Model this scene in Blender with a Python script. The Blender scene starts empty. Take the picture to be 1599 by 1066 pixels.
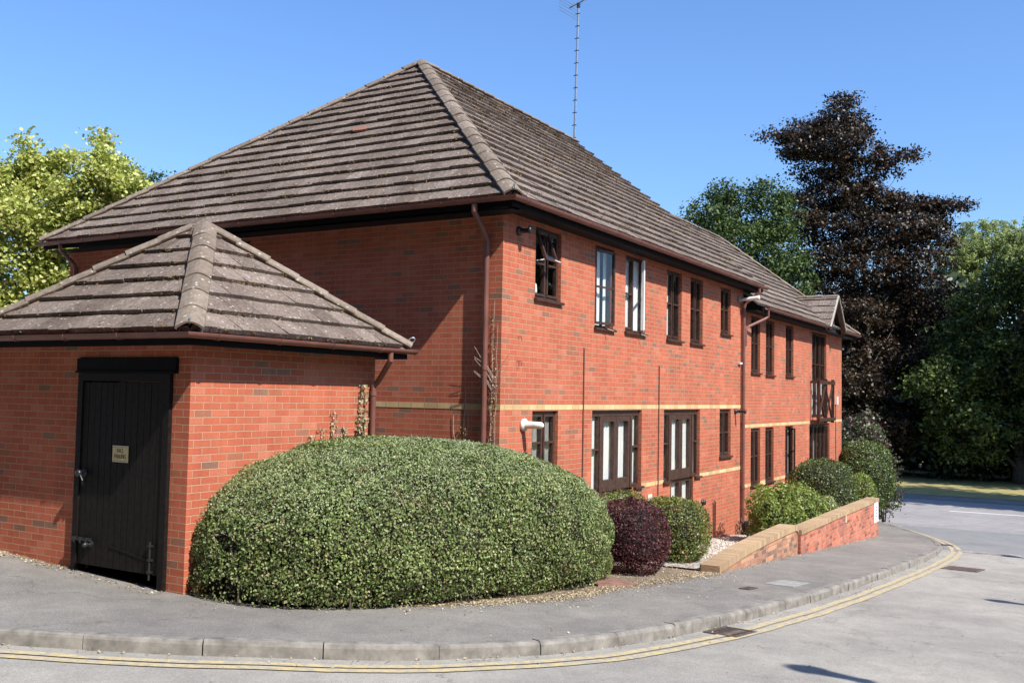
import bpy, bmesh, math, random
import numpy as np
from mathutils import Vector, Matrix

scene = bpy.context.scene
col = scene.collection
rng = np.random.RandomState(7)
random.seed(7)
pi = math.pi

# ------------------------------------------------------------------ terrain (pavement level), metres, camera eye at z = 0
def gz(x, y):
    z = -2.03 - .07 * (min(x, 20.) + 4.45)
    if x > 20:
        t = min(x, 32.) - 20
        z += -.07 * t + .058 * t * t / 24.
        if x > 32:
            z += -.012 * (min(x, 90.) - 32)
    if x < 6:
        z += min(1, max(0, (6 - x) / 6)) * .05 * max(0, min(y, 8.) - 1.2)
    return z
KERB = .11

# ------------------------------------------------------------------ object helpers
def tag(o, label=None, cat=None, group=None, kind=None):
    if label: o['label'] = label
    if cat: o['category'] = cat
    if group: o['group'] = group
    if kind: o['kind'] = kind
    return o

def empty(name, loc, label=None, cat=None, group=None):
    o = bpy.data.objects.new(name, None)
    o.location = loc
    o.empty_display_size = .3
    col.objects.link(o)
    return tag(o, label, cat, group)

def world_of(o):
    v = Vector((0, 0, 0))
    while o is not None:
        v += o.location
        o = o.parent
    return v

def link_mesh(name, me, mat, parent=None):
    o = bpy.data.objects.new(name, me)
    if mat is not None:
        me.materials.append(mat)
    if parent is not None:
        w = world_of(parent)
        me.transform(Matrix.Translation(-w))
        o.parent = parent
    col.objects.link(o)
    return o

def obj(name, bm, mat, parent=None, smooth=False):
    me = bpy.data.meshes.new(name)
    bm.normal_update()
    bm.to_mesh(me)
    bm.free()
    if smooth:
        me.polygons.foreach_set('use_smooth', [True] * len(me.polygons))
    return link_mesh(name, me, mat, parent)

def quads_mesh(name, co, mat, parent=None, nper=4):
    """co: (n*nper,3) vertex array, each nper consecutive vertices form one face."""
    n = len(co) // nper
    me = bpy.data.meshes.new(name)
    me.vertices.add(n * nper)
    me.vertices.foreach_set('co', np.ascontiguousarray(co, dtype=np.float32).ravel())
    me.loops.add(n * nper)
    me.loops.foreach_set('vertex_index', np.arange(n * nper, dtype=np.int32))
    me.polygons.add(n)
    me.polygons.foreach_set('loop_start', np.arange(0, n * nper, nper, dtype=np.int32))
    me.polygons.foreach_set('loop_total', np.full(n, nper, dtype=np.int32))
    me.update(calc_edges=True)
    return link_mesh(name, me, mat, parent)

def box(bm, x0, x1, y0, y1, z0, z1, rot=None, piv=None):
    vs = [bm.verts.new(p) for p in ((x0, y0, z0), (x1, y0, z0), (x1, y1, z0), (x0, y1, z0),
                                    (x0, y0, z1), (x1, y0, z1), (x1, y1, z1), (x0, y1, z1))]
    for f in ((0, 3, 2, 1), (4, 5, 6, 7), (0, 1, 5, 4), (1, 2, 6, 5), (2, 3, 7, 6), (3, 0, 4, 7)):
        bm.faces.new([vs[i] for i in f])
    if rot is not None:
        bmesh.ops.rotate(bm, verts=vs, cent=piv, matrix=rot)
    return vs

def bar(bm, a, b, w, d, up=(0, 0, 1)):
    """rectangular bar from a to b, w across, d deep"""
    a = Vector(a); b = Vector(b); t = (b - a).normalized()
    u = Vector(up)
    s = t.cross(u)
    if s.length < 1e-4:
        s = t.cross(Vector((0, 1, 0)))
    s.normalize(); n = s.cross(t)
    r = []
    for p in (a, b):
        r.append([bm.verts.new(p + s * (i * w / 2) + n * (j * d / 2)) for i, j in ((-1, -1), (1, -1), (1, 1), (-1, 1))])
    for k in range(4):
        bm.faces.new((r[0][k], r[0][(k + 1) % 4], r[1][(k + 1) % 4], r[1][k]))
    bm.faces.new(r[0][::-1]); bm.faces.new(r[1])

def tube(bm, pts, rad, seg=8, cap=True):
    """tube through pts; rad is a number or a list"""
    pts = [Vector(p) for p in pts]
    n = len(pts)
    if not hasattr(rad, '__len__'): rad = [rad] * n
    rings = []
    ref = None
    for i, p in enumerate(pts):
        t = (pts[min(i + 1, n - 1)] - pts[max(i - 1, 0)]).normalized()
        if ref is None:
            ref = Vector((0, 0, 1)) if abs(t.z) < .9 else Vector((1, 0, 0))
        s = t.cross(ref)
        if s.length < 1e-4: s = t.cross(Vector((0, 1, 0)))
        s.normalize(); u = s.cross(t).normalized(); ref = u
        rings.append([bm.verts.new(p + (s * math.cos(2 * pi * k / seg) + u * math.sin(2 * pi * k / seg)) * rad[i]) for k in range(seg)])
    for i in range(n - 1):
        for k in range(seg):
            bm.faces.new((rings[i][k], rings[i][(k + 1) % seg], rings[i + 1][(k + 1) % seg], rings[i + 1][k]))
    if cap:
        bm.faces.new(rings[0][::-1]); bm.faces.new(rings[-1])

def lathe(bm, c, axis, prof, seg=16):
    """revolve (dist along axis, radius) about axis through c"""
    axis = Vector(axis).normalized(); c = Vector(c)
    ref = Vector((0, 0, 1)) if abs(axis.z) < .9 else Vector((1, 0, 0))
    s = axis.cross(ref).normalized(); u = s.cross(axis)
    rings = []
    for h, r in prof:
        r = max(r, .0008)
        rings.append([bm.verts.new(c + axis * h + (s * math.cos(2 * pi * k / seg) + u * math.sin(2 * pi * k / seg)) * r) for k in range(seg)])
    for i in range(len(prof) - 1):
        for k in range(seg):
            bm.faces.new((rings[i][k], rings[i][(k + 1) % seg], rings[i + 1][(k + 1) % seg], rings[i + 1][k]))
    bm.faces.new(rings[0][::-1]); bm.faces.new(rings[-1])

# ------------------------------------------------------------------ materials
class NT:
    def __init__(s, name):
        s.m = bpy.data.materials.new(name); s.m.use_nodes = True
        s.t = s.m.node_tree; s.t.nodes.clear()
        s.out = s.n('ShaderNodeOutputMaterial')
    def n(s, typ, inp=None, **kw):
        nd = s.t.nodes.new(typ)
        for k, v in kw.items(): setattr(nd, k, v)
        if inp:
            for k, v in inp.items():
                if isinstance(v, tuple) and len(v) == 2 and hasattr(v[0], 'outputs'):
                    s.t.links.new(v[0].outputs[v[1]], nd.inputs[k])
                elif hasattr(v, 'outputs'):
                    s.t.links.new(v.outputs[0], nd.inputs[k])
                else:
                    nd.inputs[k].default_value = v
        return nd
    def ramp(s, src, stops, interp='LINEAR'):
        r = s.n('ShaderNodeValToRGB', {'Fac': src})
        e = r.color_ramp.elements
        r.color_ramp.interpolation = interp
        while len(e) < len(stops): e.new(.5)
        for i, (p, c) in enumerate(stops):
            e[i].position = p
            e[i].color = (c, c, c, 1) if not hasattr(c, '__len__') else (*c, 1)
        return r
    def noise(s, vec, scale, detail=4, rough=.55, dist=0.):
        d = {'Scale': scale, 'Detail': detail, 'Roughness': rough, 'Distortion': dist}
        if vec is not None: d['Vector'] = vec
        return s.n('ShaderNodeTexNoise', d)
    def mix(s, fac, a, b, mode='MIX'):
        nd = s.n('ShaderNodeMix', data_type='RGBA', blend_type=mode)
        for idx, v in ((0, fac), (6, a), (7, b)):
            if isinstance(v, tuple) and len(v) == 2 and hasattr(v[0], 'outputs'): s.t.links.new(v[0].outputs[v[1]], nd.inputs[idx])
            elif hasattr(v, 'outputs'):
                o = v.outputs[2] if v.bl_idname == 'ShaderNodeMix' else v.outputs[0]
                s.t.links.new(o, nd.inputs[idx])
            elif idx == 0: nd.inputs[0].default_value = v
            else: nd.inputs[idx].default_value = (*v, 1)
        return nd
    def math(s, op, a, b=0., c=None):
        nd = s.n('ShaderNodeMath', operation=op)
        for i, v in enumerate((a, b) if c is None else (a, b, c)):
            if isinstance(v, tuple): s.t.links.new(v[0].outputs[v[1]], nd.inputs[i])
            elif hasattr(v, 'outputs'): s.t.links.new(v.outputs[0], nd.inputs[i])
            else: nd.inputs[i].default_value = v
        return nd
    def finish(s, color, rough=.8, bump=None, bstr=.3, bdist=.01, spec=.5, metal=0.):
        p = s.n('ShaderNodeBsdfPrincipled', {'Metallic': metal, 'Specular IOR Level': spec})
        for key, v in (('Base Color', color), ('Roughness', rough)):
            if hasattr(v, 'outputs'):
                o = v.outputs[2] if v.bl_idname == 'ShaderNodeMix' else v.outputs[0]
                s.t.links.new(o, p.inputs[key])
            else:
                p.inputs[key].default_value = (*v, 1) if key == 'Base Color' else v
        if bump is not None:
            b = s.n('ShaderNodeBump', {'Height': bump, 'Strength': bstr, 'Distance': bdist})
            s.t.links.new(b.outputs[0], p.inputs['Normal'])
        s.t.links.new(p.outputs[0], s.out.inputs[0])
        s.p = p
        return s.m

def simple(name, colr, rough=.6, var=.12, scale=6., bump=0., spec=.5, metal=0.):
    t = NT(name)
    tc = t.n('ShaderNodeTexCoord')
    nz = t.noise((tc, 3), scale, 5, .6)
    dark = tuple(c * (1 - var * 2) for c in colr); light = tuple(min(1, c * (1 + var * 2)) for c in colr)
    r = t.ramp(nz, [(.3, dark), (.7, light)])
    return t.finish(r, rough, nz if bump else None, bump, .01, spec, metal)

def brick_mat(name, palette, mortar=(.46, .275, .175), weather=.25, v_off=0., mort=.0058, bw=.225, rh=.075, stain=None, offset=.5, freq=2):
    """bricks in metres through the UV map; palette is a ramp over the random tint of each brick"""
    t = NT(name)
    uv = t.n('ShaderNodeUVMap', uv_map='UVMap')
    wob = t.noise(uv, 9., 2)
    wv = t.n('ShaderNodeVectorMath', {0: (wob, 1), 1: (.5, .5, .5)}, operation='SUBTRACT')
    ws = t.n('ShaderNodeVectorMath', {0: wv, 'Scale': .006}, operation='SCALE')
    ad = t.n('ShaderNodeVectorMath', {0: uv, 1: ws}, operation='ADD')
    br = t.n('ShaderNodeTexBrick', {'Vector': ad, 'Color1': (0, 0, 0, 1), 'Color2': (1, 1, 1, 1), 'Mortar': (.5, .5, .5, 1), 'Scale': 1.,
             'Mortar Size': mort, 'Mortar Smooth': .25, 'Bias': 0., 'Brick Width': bw, 'Row Height': rh}, offset=offset, offset_frequency=freq)
    pr = t.ramp(br, palette)
    fine = t.noise(uv, 70., 5, .65)
    big = t.noise(uv, .9, 5, .6)
    c1 = t.mix(.35, pr, t.ramp(fine, [(.3, (.30, .30, .30)), (.7, (.95, .95, .95))]), 'OVERLAY')
    c2 = t.mix(weather, c1, t.ramp(big, [(.30, (.36, .32, .32)), (.70, (.80, .80, .78))]), 'OVERLAY')
    # pale lime bloom in small patches
    bloom = t.ramp(t.noise(uv, 5.5, 6, .75), [(.60, 0.), (.78, .45)])
    c3 = t.mix(bloom, c2, mortar)
    stv = t.n('ShaderNodeMapping', {'Vector': uv, 'Scale': (2.2, .22, 1.)})
    c3 = t.mix(.35, c3, t.ramp(t.noise(stv, 3., 5, .65), [(.34, (.34, .31, .30)), (.62, (.60, .60, .60))]), 'OVERLAY')
    mc = t.mix(.3, mortar, t.ramp(fine, [(.3, (.3, .3, .3)), (.7, (.8, .8, .8))]), 'OVERLAY')
    c4 = t.mix((br, 1), c3, mc)
    if stain:
        sn = t.ramp(t.noise(uv, stain[0], 6, .7), [(.48, 0.), (.66, stain[2])])
        c4 = t.mix(sn, c4, stain[1])
    inv = t.math('SUBTRACT', 1., (br, 1))
    h = t.math('ADD', inv, t.math('MULTIPLY', fine, .55))
    return t.finish(c4, .88, h, .95, .011, .22)

PAL = [(0., (.20, .110, .078)), (.04, (.25, .120, .078)), (.09, (.32, .115, .064)), (.14, (.375, .098, .053)), (.50, (.410, .120, .066)), (.62, (.375, .096, .052)), (.82, (.400, .112, .061)), (1., (.44, .150, .090))]
M = {}
M['brick'] = brick_mat('red_brick', PAL, weather=.30)
M['brick_far'] = M['brick']
M['brick_stained'] = brick_mat('weathered_brick', [(0., (.16, .10, .08)), (.3, (.33, .17, .11)), (.7, (.42, .20, .12)), (1., (.45, .27, .17))], mortar=(.33, .27, .21),
                               weather=.6, stain=(2.2, (.12, .09, .075), .75))
M['brick_wall2'] = brick_mat('red_wall_brick', [(0., (.20, .07, .05)), (.3, (.42, .13, .08)), (1., (.50, .18, .11))], mortar=(.42, .32, .25), weather=.5,
                             stain=(1.3, (.16, .11, .10), .6))
M['buff'] = brick_mat('buff_brick', [(0., (.46, .31, .15)), (.5, (.54, .38, .19)), (1., (.60, .45, .24))], mortar=(.30, .22, .15), weather=.25, mort=.004, rh=.2)
M['coping'] = brick_mat('buff_coping_brick', [(0., (.31, .22, .13)), (.5, (.36, .26, .155)), (1., (.40, .30, .185))], mortar=(.13, .10, .075), weather=.65, mort=.004, bw=.075, rh=.4, offset=0.)

def tile_material():
    t = NT('concrete_tile')
    tc = t.n('ShaderNodeTexCoord'); ob = (tc, 3)
    geo = t.n('ShaderNodeNewGeometry')
    per = (geo, 'Random Per Island')
    base = t.ramp(per, [(0., (.132, .107, .090)), (.35, (.160, .132, .112)), (.7, (.182, .152, .131)), (1., (.218, .186, .163))])
    n1 = t.noise(ob, 1.1, 6, .65)
    c = t.mix(.6, base, t.ramp(n1, [(.3, (.30, .27, .26)), (.7, (.74, .72, .70))]), 'OVERLAY')
    n2 = t.noise(ob, 22., 6, .7, .6)
    c = t.mix(.6, c, t.ramp(n2, [(.32, (.18, .16, .16)), (.68, (.86, .84, .82))]), 'OVERLAY')
    n4 = t.noise(ob, 75., 4, .75)
    c = t.mix(.6, c, t.ramp(n4, [(.36, (.12, .11, .11)), (.64, (.88, .87, .85))]), 'OVERLAY')
    # lichen: pale grey-white specks and a few ochre / rust ones
    v = t.n('ShaderNodeTexVoronoi', {'Vector': ob, 'Scale': 13., 'Randomness': 1.}, feature='F1')
    n3 = t.noise(ob, 30., 3, .6)
    spot = t.math('ADD', v, t.math('MULTIPLY', n3, .25))
    sp = t.ramp(spot, [(.27, 1.), (.35, 0.)])
    keep = t.ramp((v, 1), [(.45, 0.), (.55, 1.)])
    keep2 = t.math('MULTIPLY', sp, keep)
    c = t.mix(t.math('MULTIPLY', keep2, .8), c, (.50, .47, .42))
    v2 = t.n('ShaderNodeTexVoronoi', {'Vector': ob, 'Scale': 5.}, feature='F1')
    sp2 = t.ramp(t.math('ADD', v2, t.math('MULTIPLY', n2, .35)), [(.24, .7), (.34, 0.)])
    keepb = t.ramp((v2, 1), [(.74, 0.), (.78, 1.)])
    c = t.mix(t.math('MULTIPLY', sp2, keepb), c, (.26, .13, .07))
    return t.finish(c, .92, t.math('ADD', n2, n4), .6, .012, .15)
M['tile'] = tile_material()

def ridge_material():
    t = NT('ridge_tile')
    tc = t.n('ShaderNodeTexCoord'); ob = (tc, 3)
    geo = t.n('ShaderNodeNewGeometry')
    base = t.ramp((geo, 'Random Per Island'), [(0., (.165, .132, .104)), (1., (.235, .193, .157))])
    n2 = t.noise(ob, 16., 7, .72, .4)
    c = t.mix(.6, base, t.ramp(n2, [(.3, (.24, .22, .2)), (.7, (.82, .80, .77))]), 'OVERLAY')
    v = t.n('ShaderNodeTexVoronoi', {'Vector': ob, 'Scale': 9.})
    sp = t.ramp(t.math('ADD', v, t.math('MULTIPLY', n2, .3)), [(.26, .8), (.34, 0.)])
    c = t.mix(sp, c, (.48, .45, .40))
    return t.finish(c, .92, n2, .6, .012, .2)
M['ridge'] = ridge_material()
M['mortar_bed'] = simple('mortar_bedding', (.20, .14, .11), .95, .2, 18., .6)
M['underlay'] = simple('roof_underlay', (.02, .018, .017), .95)
M['gutter'] = simple('red_brown_gutter_plastic', (.165, .066, .050), .45, .12, 3., 0.)
M['fascia'] = simple('black_fascia_paint', (.005, .005, .006), .6, .2, 4., spec=.12)
M['soffit'] = simple('dark_soffit', (.010, .009, .009), .7, spec=.2)
M['frame'] = simple('dark_brown_window_stain', (.060, .030, .022), .38, .25, 14., .15)
M['door'] = simple('dark_brown_door_stain', (.009, .0062, .0055), .6, .3, 20., .2, spec=.25)
M['black_iron'] = simple('black_iron', (.02, .02, .022), .35, .2, 20., .2, .6)
M['steel'] = simple('galvanised_steel', (.42, .44, .46), .35, .15, 30., .1, .5, .8)
M['white_plastic'] = simple('white_plastic', (.72, .71, .66), .4, .04, 5.)
M['grey_plastic'] = simple('grey_plastic', (.25, .26, .27), .4, .05, 5.)
M['white_paint'] = simple('white_paint', (.78, .78, .77), .45, .03, 5.)
M['reveal_white'] = simple('inside_plaster', (.55, .53, .50), .8, .05, 3.)
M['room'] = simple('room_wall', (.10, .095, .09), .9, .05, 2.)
M['lead'] = simple('lead_flashing', (.20, .21, .22), .5, .15, 8.)
M['verge'] = simple('verge_mortar', (.42, .38, .32), .9, .15, 15., .4)

def glass_material():
    t = NT('window_glass')
    lw = t.n('ShaderNodeLayerWeight', {'Blend': .5})
    f2 = t.math('ADD', t.math('MULTIPLY', t.math('POWER', (lw, 1), 4.), .85), .05)
    tc = t.n('ShaderNodeTexCoord')
    nz = t.noise((tc, 3), 1.6, 2)
    bp = t.n('ShaderNodeBump', {'Height': nz, 'Strength': .25, 'Distance': .02})
    g = t.n('ShaderNodeBsdfGlossy', {'Color': (.95, .97, 1, 1), 'Roughness': .015, 'Normal': bp})
    tr = t.n('ShaderNodeBsdfTransparent', {'Color': (.97, .98, .97, 1)})
    mx = t.n('ShaderNodeMixShader', {0: f2, 1: tr, 2: g})
    t.t.links.new(mx.outputs[0], t.out.inputs[0])
    return t.m
M['glass'] = glass_material()

def curtain_material(name, c):
    t = NT(name)
    d = t.n('ShaderNodeBsdfDiffuse', {'Color': (*c, 1)})
    tr = t.n('ShaderNodeBsdfTranslucent', {'Color': (*c, 1)})
    mx = t.n('ShaderNodeMixShader', {0: .3, 1: d, 2: tr})
    t.t.links.new(mx.outputs[0], t.out.inputs[0])
    return t.m
M['curtain'] = curtain_material('white_curtain', (.86, .86, .84))
M['curtain_grey'] = curtain_material('grey_curtain', (.34, .34, .32))

def leaf_mat(name, stops, rough=.45, trans=.25, spec=.5, nsc=.8, nlo=.36, nhi=.66, patch=None):
    t = NT(name)
    geo = t.n('ShaderNodeNewGeometry')
    r = t.ramp((geo, 'Random Per Island'), stops)
    tc = t.n('ShaderNodeTexCoord')
    nz = t.noise((tc, 3), nsc, 4, .6)
    c = t.mix(.6, r, t.ramp(nz, [(.35, (nlo, nlo * 1.03, nlo * .95)), (.65, (nhi, nhi, nhi * .92))]), 'OVERLAY')
    if patch:
        c = t.mix(t.ramp(t.noise((tc, 3), patch[0], 5, .7), [(.56, 0.), (.70, patch[1])]), c, patch[2])
    p = t.n('ShaderNodeBsdfPrincipled', {'Roughness': rough, 'Specular IOR Level': spec})
    t.t.links.new(c.outputs[2], p.inputs['Base Color'])
    tl = t.n('ShaderNodeBsdfTranslucent')
    t.t.links.new(c.outputs[2], tl.inputs[0])
    mx = t.n('ShaderNodeMixShader', {0: trans, 1: p, 2: tl})
    t.t.links.new(mx.outputs[0], t.out.inputs[0])
    return t.m
M['l_hedge'] = leaf_mat('hedge_leaf', [(0., (.06, .09, .022)), (.35, (.145, .20, .058)), (.7, (.235, .295, .105)), (.90, (.37, .41, .20)), (1., (.38, .26, .15))], .48, .2, .35, 2.6, .28, .70, (2.1, .7, (.17, .12, .065)))
M['l_hedge_top'] = leaf_mat('hedge_sheen_leaf', [(0., (.20, .26, .11)), (.6, (.31, .37, .19)), (1., (.46, .50, .33))], .5, .2, .35, 3., .38, .64)  # paler leaf colour carries the sky sheen on the hedge top
M['l_purple'] = leaf_mat('purple_leaf', [(0., (.035, .010, .014)), (.5, (.085, .022, .030)), (.9, (.15, .045, .055)), (1., (.24, .12, .12))], .5, .15, .3)
M['l_greenred'] = leaf_mat('green_bronze_leaf', [(0., (.05, .09, .02)), (.4, (.12, .18, .035)), (.7, (.22, .27, .06)), (.88, (.28, .24, .08)), (1., (.30, .10, .05))], .45, .25)
M['l_yellow'] = leaf_mat('yellow_green_leaf', [(0., (.09, .14, .025)), (.5, (.20, .27, .05)), (1., (.34, .38, .10))], .45, .3)
M['l_cream'] = leaf_mat('cream_variegated_leaf', [(0., (.10, .15, .04)), (.4, (.30, .36, .14)), (1., (.62, .62, .34))], .45, .3)
M['l_box'] = leaf_mat('dark_box_leaf', [(0., (.045, .075, .018)), (.5, (.085, .13, .03)), (.9, (.15, .20, .05)), (1., (.25, .22, .08))], .45, .2)
M['l_plum'] = leaf_mat('plum_green_leaf', [(0., (.04, .07, .02)), (.45, (.09, .14, .04)), (.6, (.10, .05, .05)), (1., (.20, .13, .14))], .4, .2)
M['l_maple'] = leaf_mat('maple_leaf', [(0., (.20, .25, .03)), (.4, (.44, .48, .13)), (.8, (.62, .63, .21)), (1., (.78, .73, .38))], .55, .42, .3)
M['l_beech'] = leaf_mat('copper_beech_leaf', [(0., (.014, .011, .008)), (.5, (.038, .021, .012)), (.72, (.038, .036, .016)), (.88, (.095, .042, .020)), (1., (.14, .09, .05))], .45, .15, .4)
M['l_oak'] = leaf_mat('oak_leaf', [(0., (.028, .052, .014)), (.5, (.062, .105, .028)), (1., (.125, .17, .05))], .5, .2, .3)
M['l_willow'] = leaf_mat('willow_leaf', [(0., (.20, .27, .08)), (.5, (.34, .40, .15)), (1., (.50, .54, .26))], .55, .35, .3)
M['l_lime'] = leaf_mat('broad_leaf', [(0., (.03, .048, .012)), (.5, (.080, .115, .026)), (1., (.19, .23, .06))], .5, .25, .3)
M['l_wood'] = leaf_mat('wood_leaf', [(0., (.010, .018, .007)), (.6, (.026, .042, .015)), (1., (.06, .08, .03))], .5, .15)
M['l_dry'] = leaf_mat('dry_leaf', [(0., (.22, .14, .07)), (.5, (.42, .32, .20)), (1., (.62, .54, .42))], .6, .2)
M['l_ivy'] = leaf_mat('dry_ivy_leaf', [(0., (.10, .11, .05)), (.5, (.30, .24, .13)), (1., (.55, .48, .34))], .5, .2)
M['l_moss'] = leaf_mat('roof_moss', [(0., (.05, .035, .018)), (.5, (.13, .075, .035)), (.8, (.10, .09, .035)), (1., (.26, .15, .08))], .9, .05, .1)
M['bark'] = simple('bark', (.075, .058, .045), .9, .3, 9., .8)
M['core_shade'] = simple('core_shade', (.016, .012, .008), .95, .3, 30., .4)  # near black, so the core looks like inner shade even in sun
M['stem_pale'] = simple('pale_dead_stem', (.48, .42, .36), .8, .2, 20.)

def asphalt(name, lo, hi, patch=.25, fine=160.):
    t = NT(name)
    tc = t.n('ShaderNodeTexCoord'); ob = (tc, 3)
    f = t.noise(ob, fine, 3, .7)
    v = t.n('ShaderNodeTexVoronoi', {'Vector': ob, 'Scale': fine * .55})
    mid = t.noise(ob, 2.6, 6, .68)
    big = t.noise(ob, .35, 5, .6, .5)
    c = t.ramp(f, [(.36, tuple(x * .80 for x in lo)), (.64, tuple(x * 1.12 for x in hi))])
    crs = t.noise(ob, 38., 4, .7)
    c = t.mix(.22, c, t.ramp(crs, [(.36, (.28, .28, .28)), (.64, (.75, .75, .74))]), 'OVERLAY')
    wv = t.n('ShaderNodeVectorMath', {0: ob, 1: (t.n('ShaderNodeVectorMath', {0: (t.noise(ob, 1.8, 5, .7), 1), 'Scale': .9}, operation='SCALE'), 0)}, operation='ADD')
    ve = t.n('ShaderNodeTexVoronoi', {'Vector': wv, 'Scale': .42}, feature='DISTANCE_TO_EDGE')
    ck = t.math('MULTIPLY', t.ramp(ve, [(.0025, .5), (.008, 0.)]), t.ramp(t.noise(ob, .5, 3), [(.47, 0.), (.56, 1.)]))
    c = t.mix(ck, c, tuple(x * .35 for x in lo))
    oil = t.ramp(t.noise(ob, .9, 6, .72, 1.2), [(.62, 0.), (.74, .35)])
    c = t.mix(oil, c, tuple(x * .55 for x in lo))
    c = t.mix(patch, c, t.ramp(mid, [(.3, (.34, .34, .34)), (.7, (.68, .67, .66))]), 'OVERLAY')
    c = t.mix(patch, c, t.ramp(big, [(.3, (.32, .32, .33)), (.7, (.72, .71, .69))]), 'OVERLAY')
    st = t.ramp(v, [(.10, .55), (.22, 0.)])
    k = t.ramp((v, 1), [(.80, 0.), (.84, 1.)])
    c = t.mix(t.math('MULTIPLY', st, k), c, tuple(min(1, x * 1.9) for x in hi))
    return t.finish(c, .9, f, .5, .006, .25)
M['road'] = asphalt('road_asphalt', (.225, .212, .188), (.365, .347, .312), .45)
M['road_dark'] = asphalt('junction_asphalt', (.16, .16, .16), (.27, .27, .27), .35)
M['road_far'] = asphalt('main_road_asphalt', (.21, .195, .19), (.34, .32, .31), .35)
M['pave'] = asphalt('pavement_asphalt', (.155, .145, .130), (.255, .240, .218), .5, 120.)
M['kerb'] = simple('kerb_concrete', (.205, .188, .165), .9, .22, 7., .4)
M['yellow'] = None

def paint_mat(name, colr, wear=.5, under=(.24, .235, .23)):
    t = NT(name)
    tc = t.n('ShaderNodeTexCoord'); ob = (tc, 3)
    a = t.noise(ob, 14., 6, .75)
    b = t.noise(ob, 120., 2, .6)
    s_ = t.math('ADD', t.math('MULTIPLY', a, .7), t.math('MULTIPLY', b, .3))
    k = t.ramp(s_, [(wear, 0.), (wear + .08, 1.)])
    c = t.mix(k, under, colr)
    return t.finish(c, .8, b, .3, .004, .3)
M['yellow'] = paint_mat('worn_yellow_paint', (.53, .42, .20), .46, (.33, .305, .265))
M['white_line'] = paint_mat('worn_white_paint', (.72, .72, .70), .36)

def grass_mat(name, a, b, c_):
    t = NT(name)
    tc = t.n('ShaderNodeTexCoord'); ob = (tc, 3)
    n1 = t.noise(ob, 1.3, 6, .7); n2 = t.noise(ob, 40., 4, .7)
    c = t.ramp(n1, [(.3, a), (.55, b), (.75, c_)])
    c = t.mix(.6, c, t.ramp(n2, [(.3, (.3, .3, .3)), (.7, (.75, .75, .72))]), 'OVERLAY')
    return t.finish(c, .95, n2, .8, .03, .2)
M['verge_grass'] = grass_mat('dry_grass', (.22, .19, .07), (.36, .31, .14), (.20, .22, .06))
M['ground'] = grass_mat('rough_ground', (.07, .08, .03), (.11, .11, .05), (.08, .07, .04))
M['soil'] = grass_mat('soil', (.13, .10, .07), (.24, .19, .14), (.36, .30, .24))

def gravel_mat():
    t = NT('gravel')
    tc = t.n('ShaderNodeTexCoord'); ob = (tc, 3)
    v = t.n('ShaderNodeTexVoronoi', {'Vector': ob, 'Scale': 30.})
    cc = t.n('ShaderNodeSeparateColor', {'Color': (v, 1)})
    c = t.ramp(cc, [(0., (.26, .20, .15)), (.4, (.44, .37, .30)), (.75, (.60, .54, .47)), (1., (.72, .69, .64))])
    k = t.ramp(v, [(.45, 0.), (.75, .8)])
    c2 = t.mix(k, c, (.08, .06, .045))
    return t.finish(c2, .85, t.math('SUBTRACT', 1., v), .9, .02, .3)
M['gravel'] = gravel_mat()
def stone_mat():
    t = NT('gravel_stone')
    geo = t.n('ShaderNodeNewGeometry')
    c = t.ramp((geo, 'Random Per Island'), [(0., (.24, .18, .13)), (.4, (.42, .35, .28)), (.75, (.58, .52, .45)), (1., (.74, .71, .66))])
    return t.finish(c, .85)
M['stone'] = stone_mat()

# ------------------------------------------------------------------ walls
VO = .14   # brick courses line up with the buff band
def uvquad(bm, uvl, pts, uvs):
    f = bm.faces.new([bm.verts.new(p) for p in pts])
    for l, uv in zip(f.loops, uvs): l[uvl].uv = uv
    return f

def wall_bm(P, s0, s1, z0, z1, holes=(), reveal=.10, inward=1, solid_back=False):
    """wall in the vertical plane P(s, depth, z) -> world; holes = (s0, s1, z0, z1); uv in metres"""
    bm = bmesh.new(); uvl = bm.loops.layers.uv.new('UVMap')
    ss = sorted({s0, s1, *[h[0] for h in holes], *[h[1] for h in holes]})
    zs = sorted({z0, z1, *[h[2] for h in holes], *[h[3] for h in holes]})
    for a, b in zip(ss, ss[1:]):
        for c, d in zip(zs, zs[1:]):
            m = ((a + b) / 2, (c + d) / 2)
            if any(h[0] < m[0] < h[1] and h[2] < m[1] < h[3] for h in holes): continue
            uvquad(bm, uvl, [P(a, 0, c), P(b, 0, c), P(b, 0, d), P(a, 0, d)], [(a, c + VO), (b, c + VO), (b, d + VO), (a, d + VO)])
    for a, b, c, d in holes:
        r = reveal
        uvquad(bm, uvl, [P(a, 0, c), P(a, 0, d), P(a, r, d), P(a, r, c)], [(0, c + VO), (0, d + VO), (r, d + VO), (r, c + VO)])
        uvquad(bm, uvl, [P(b, r, c), P(b, r, d), P(b, 0, d), P(b, 0, c)], [(r, c + VO), (r, d + VO), (0, d + VO), (0, c + VO)])
        uvquad(bm, uvl, [P(a, 0, d), P(b, 0, d), P(b, r, d), P(a, r, d)], [(a, 0), (b, 0), (b, r), (a, r)])
        uvquad(bm, uvl, [P(a, 0, c), P(a, r, c), P(b, r, c), P(b, 0, c)], [(a, 0), (a, r), (b, r), (b, 0)])
    return bm
FRONT = lambda s, d, z: (s, d, z)            # plane y = 0, inside is +y
GABLE = lambda s, d, z: (d, s, z)            # plane x = 0, inside is +x

B = empty('brick_building', (10.6, 4.6, -2.9), 'long two storey red brick building with hipped brown tile roofs, stepping down behind the hedges', 'building')

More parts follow.
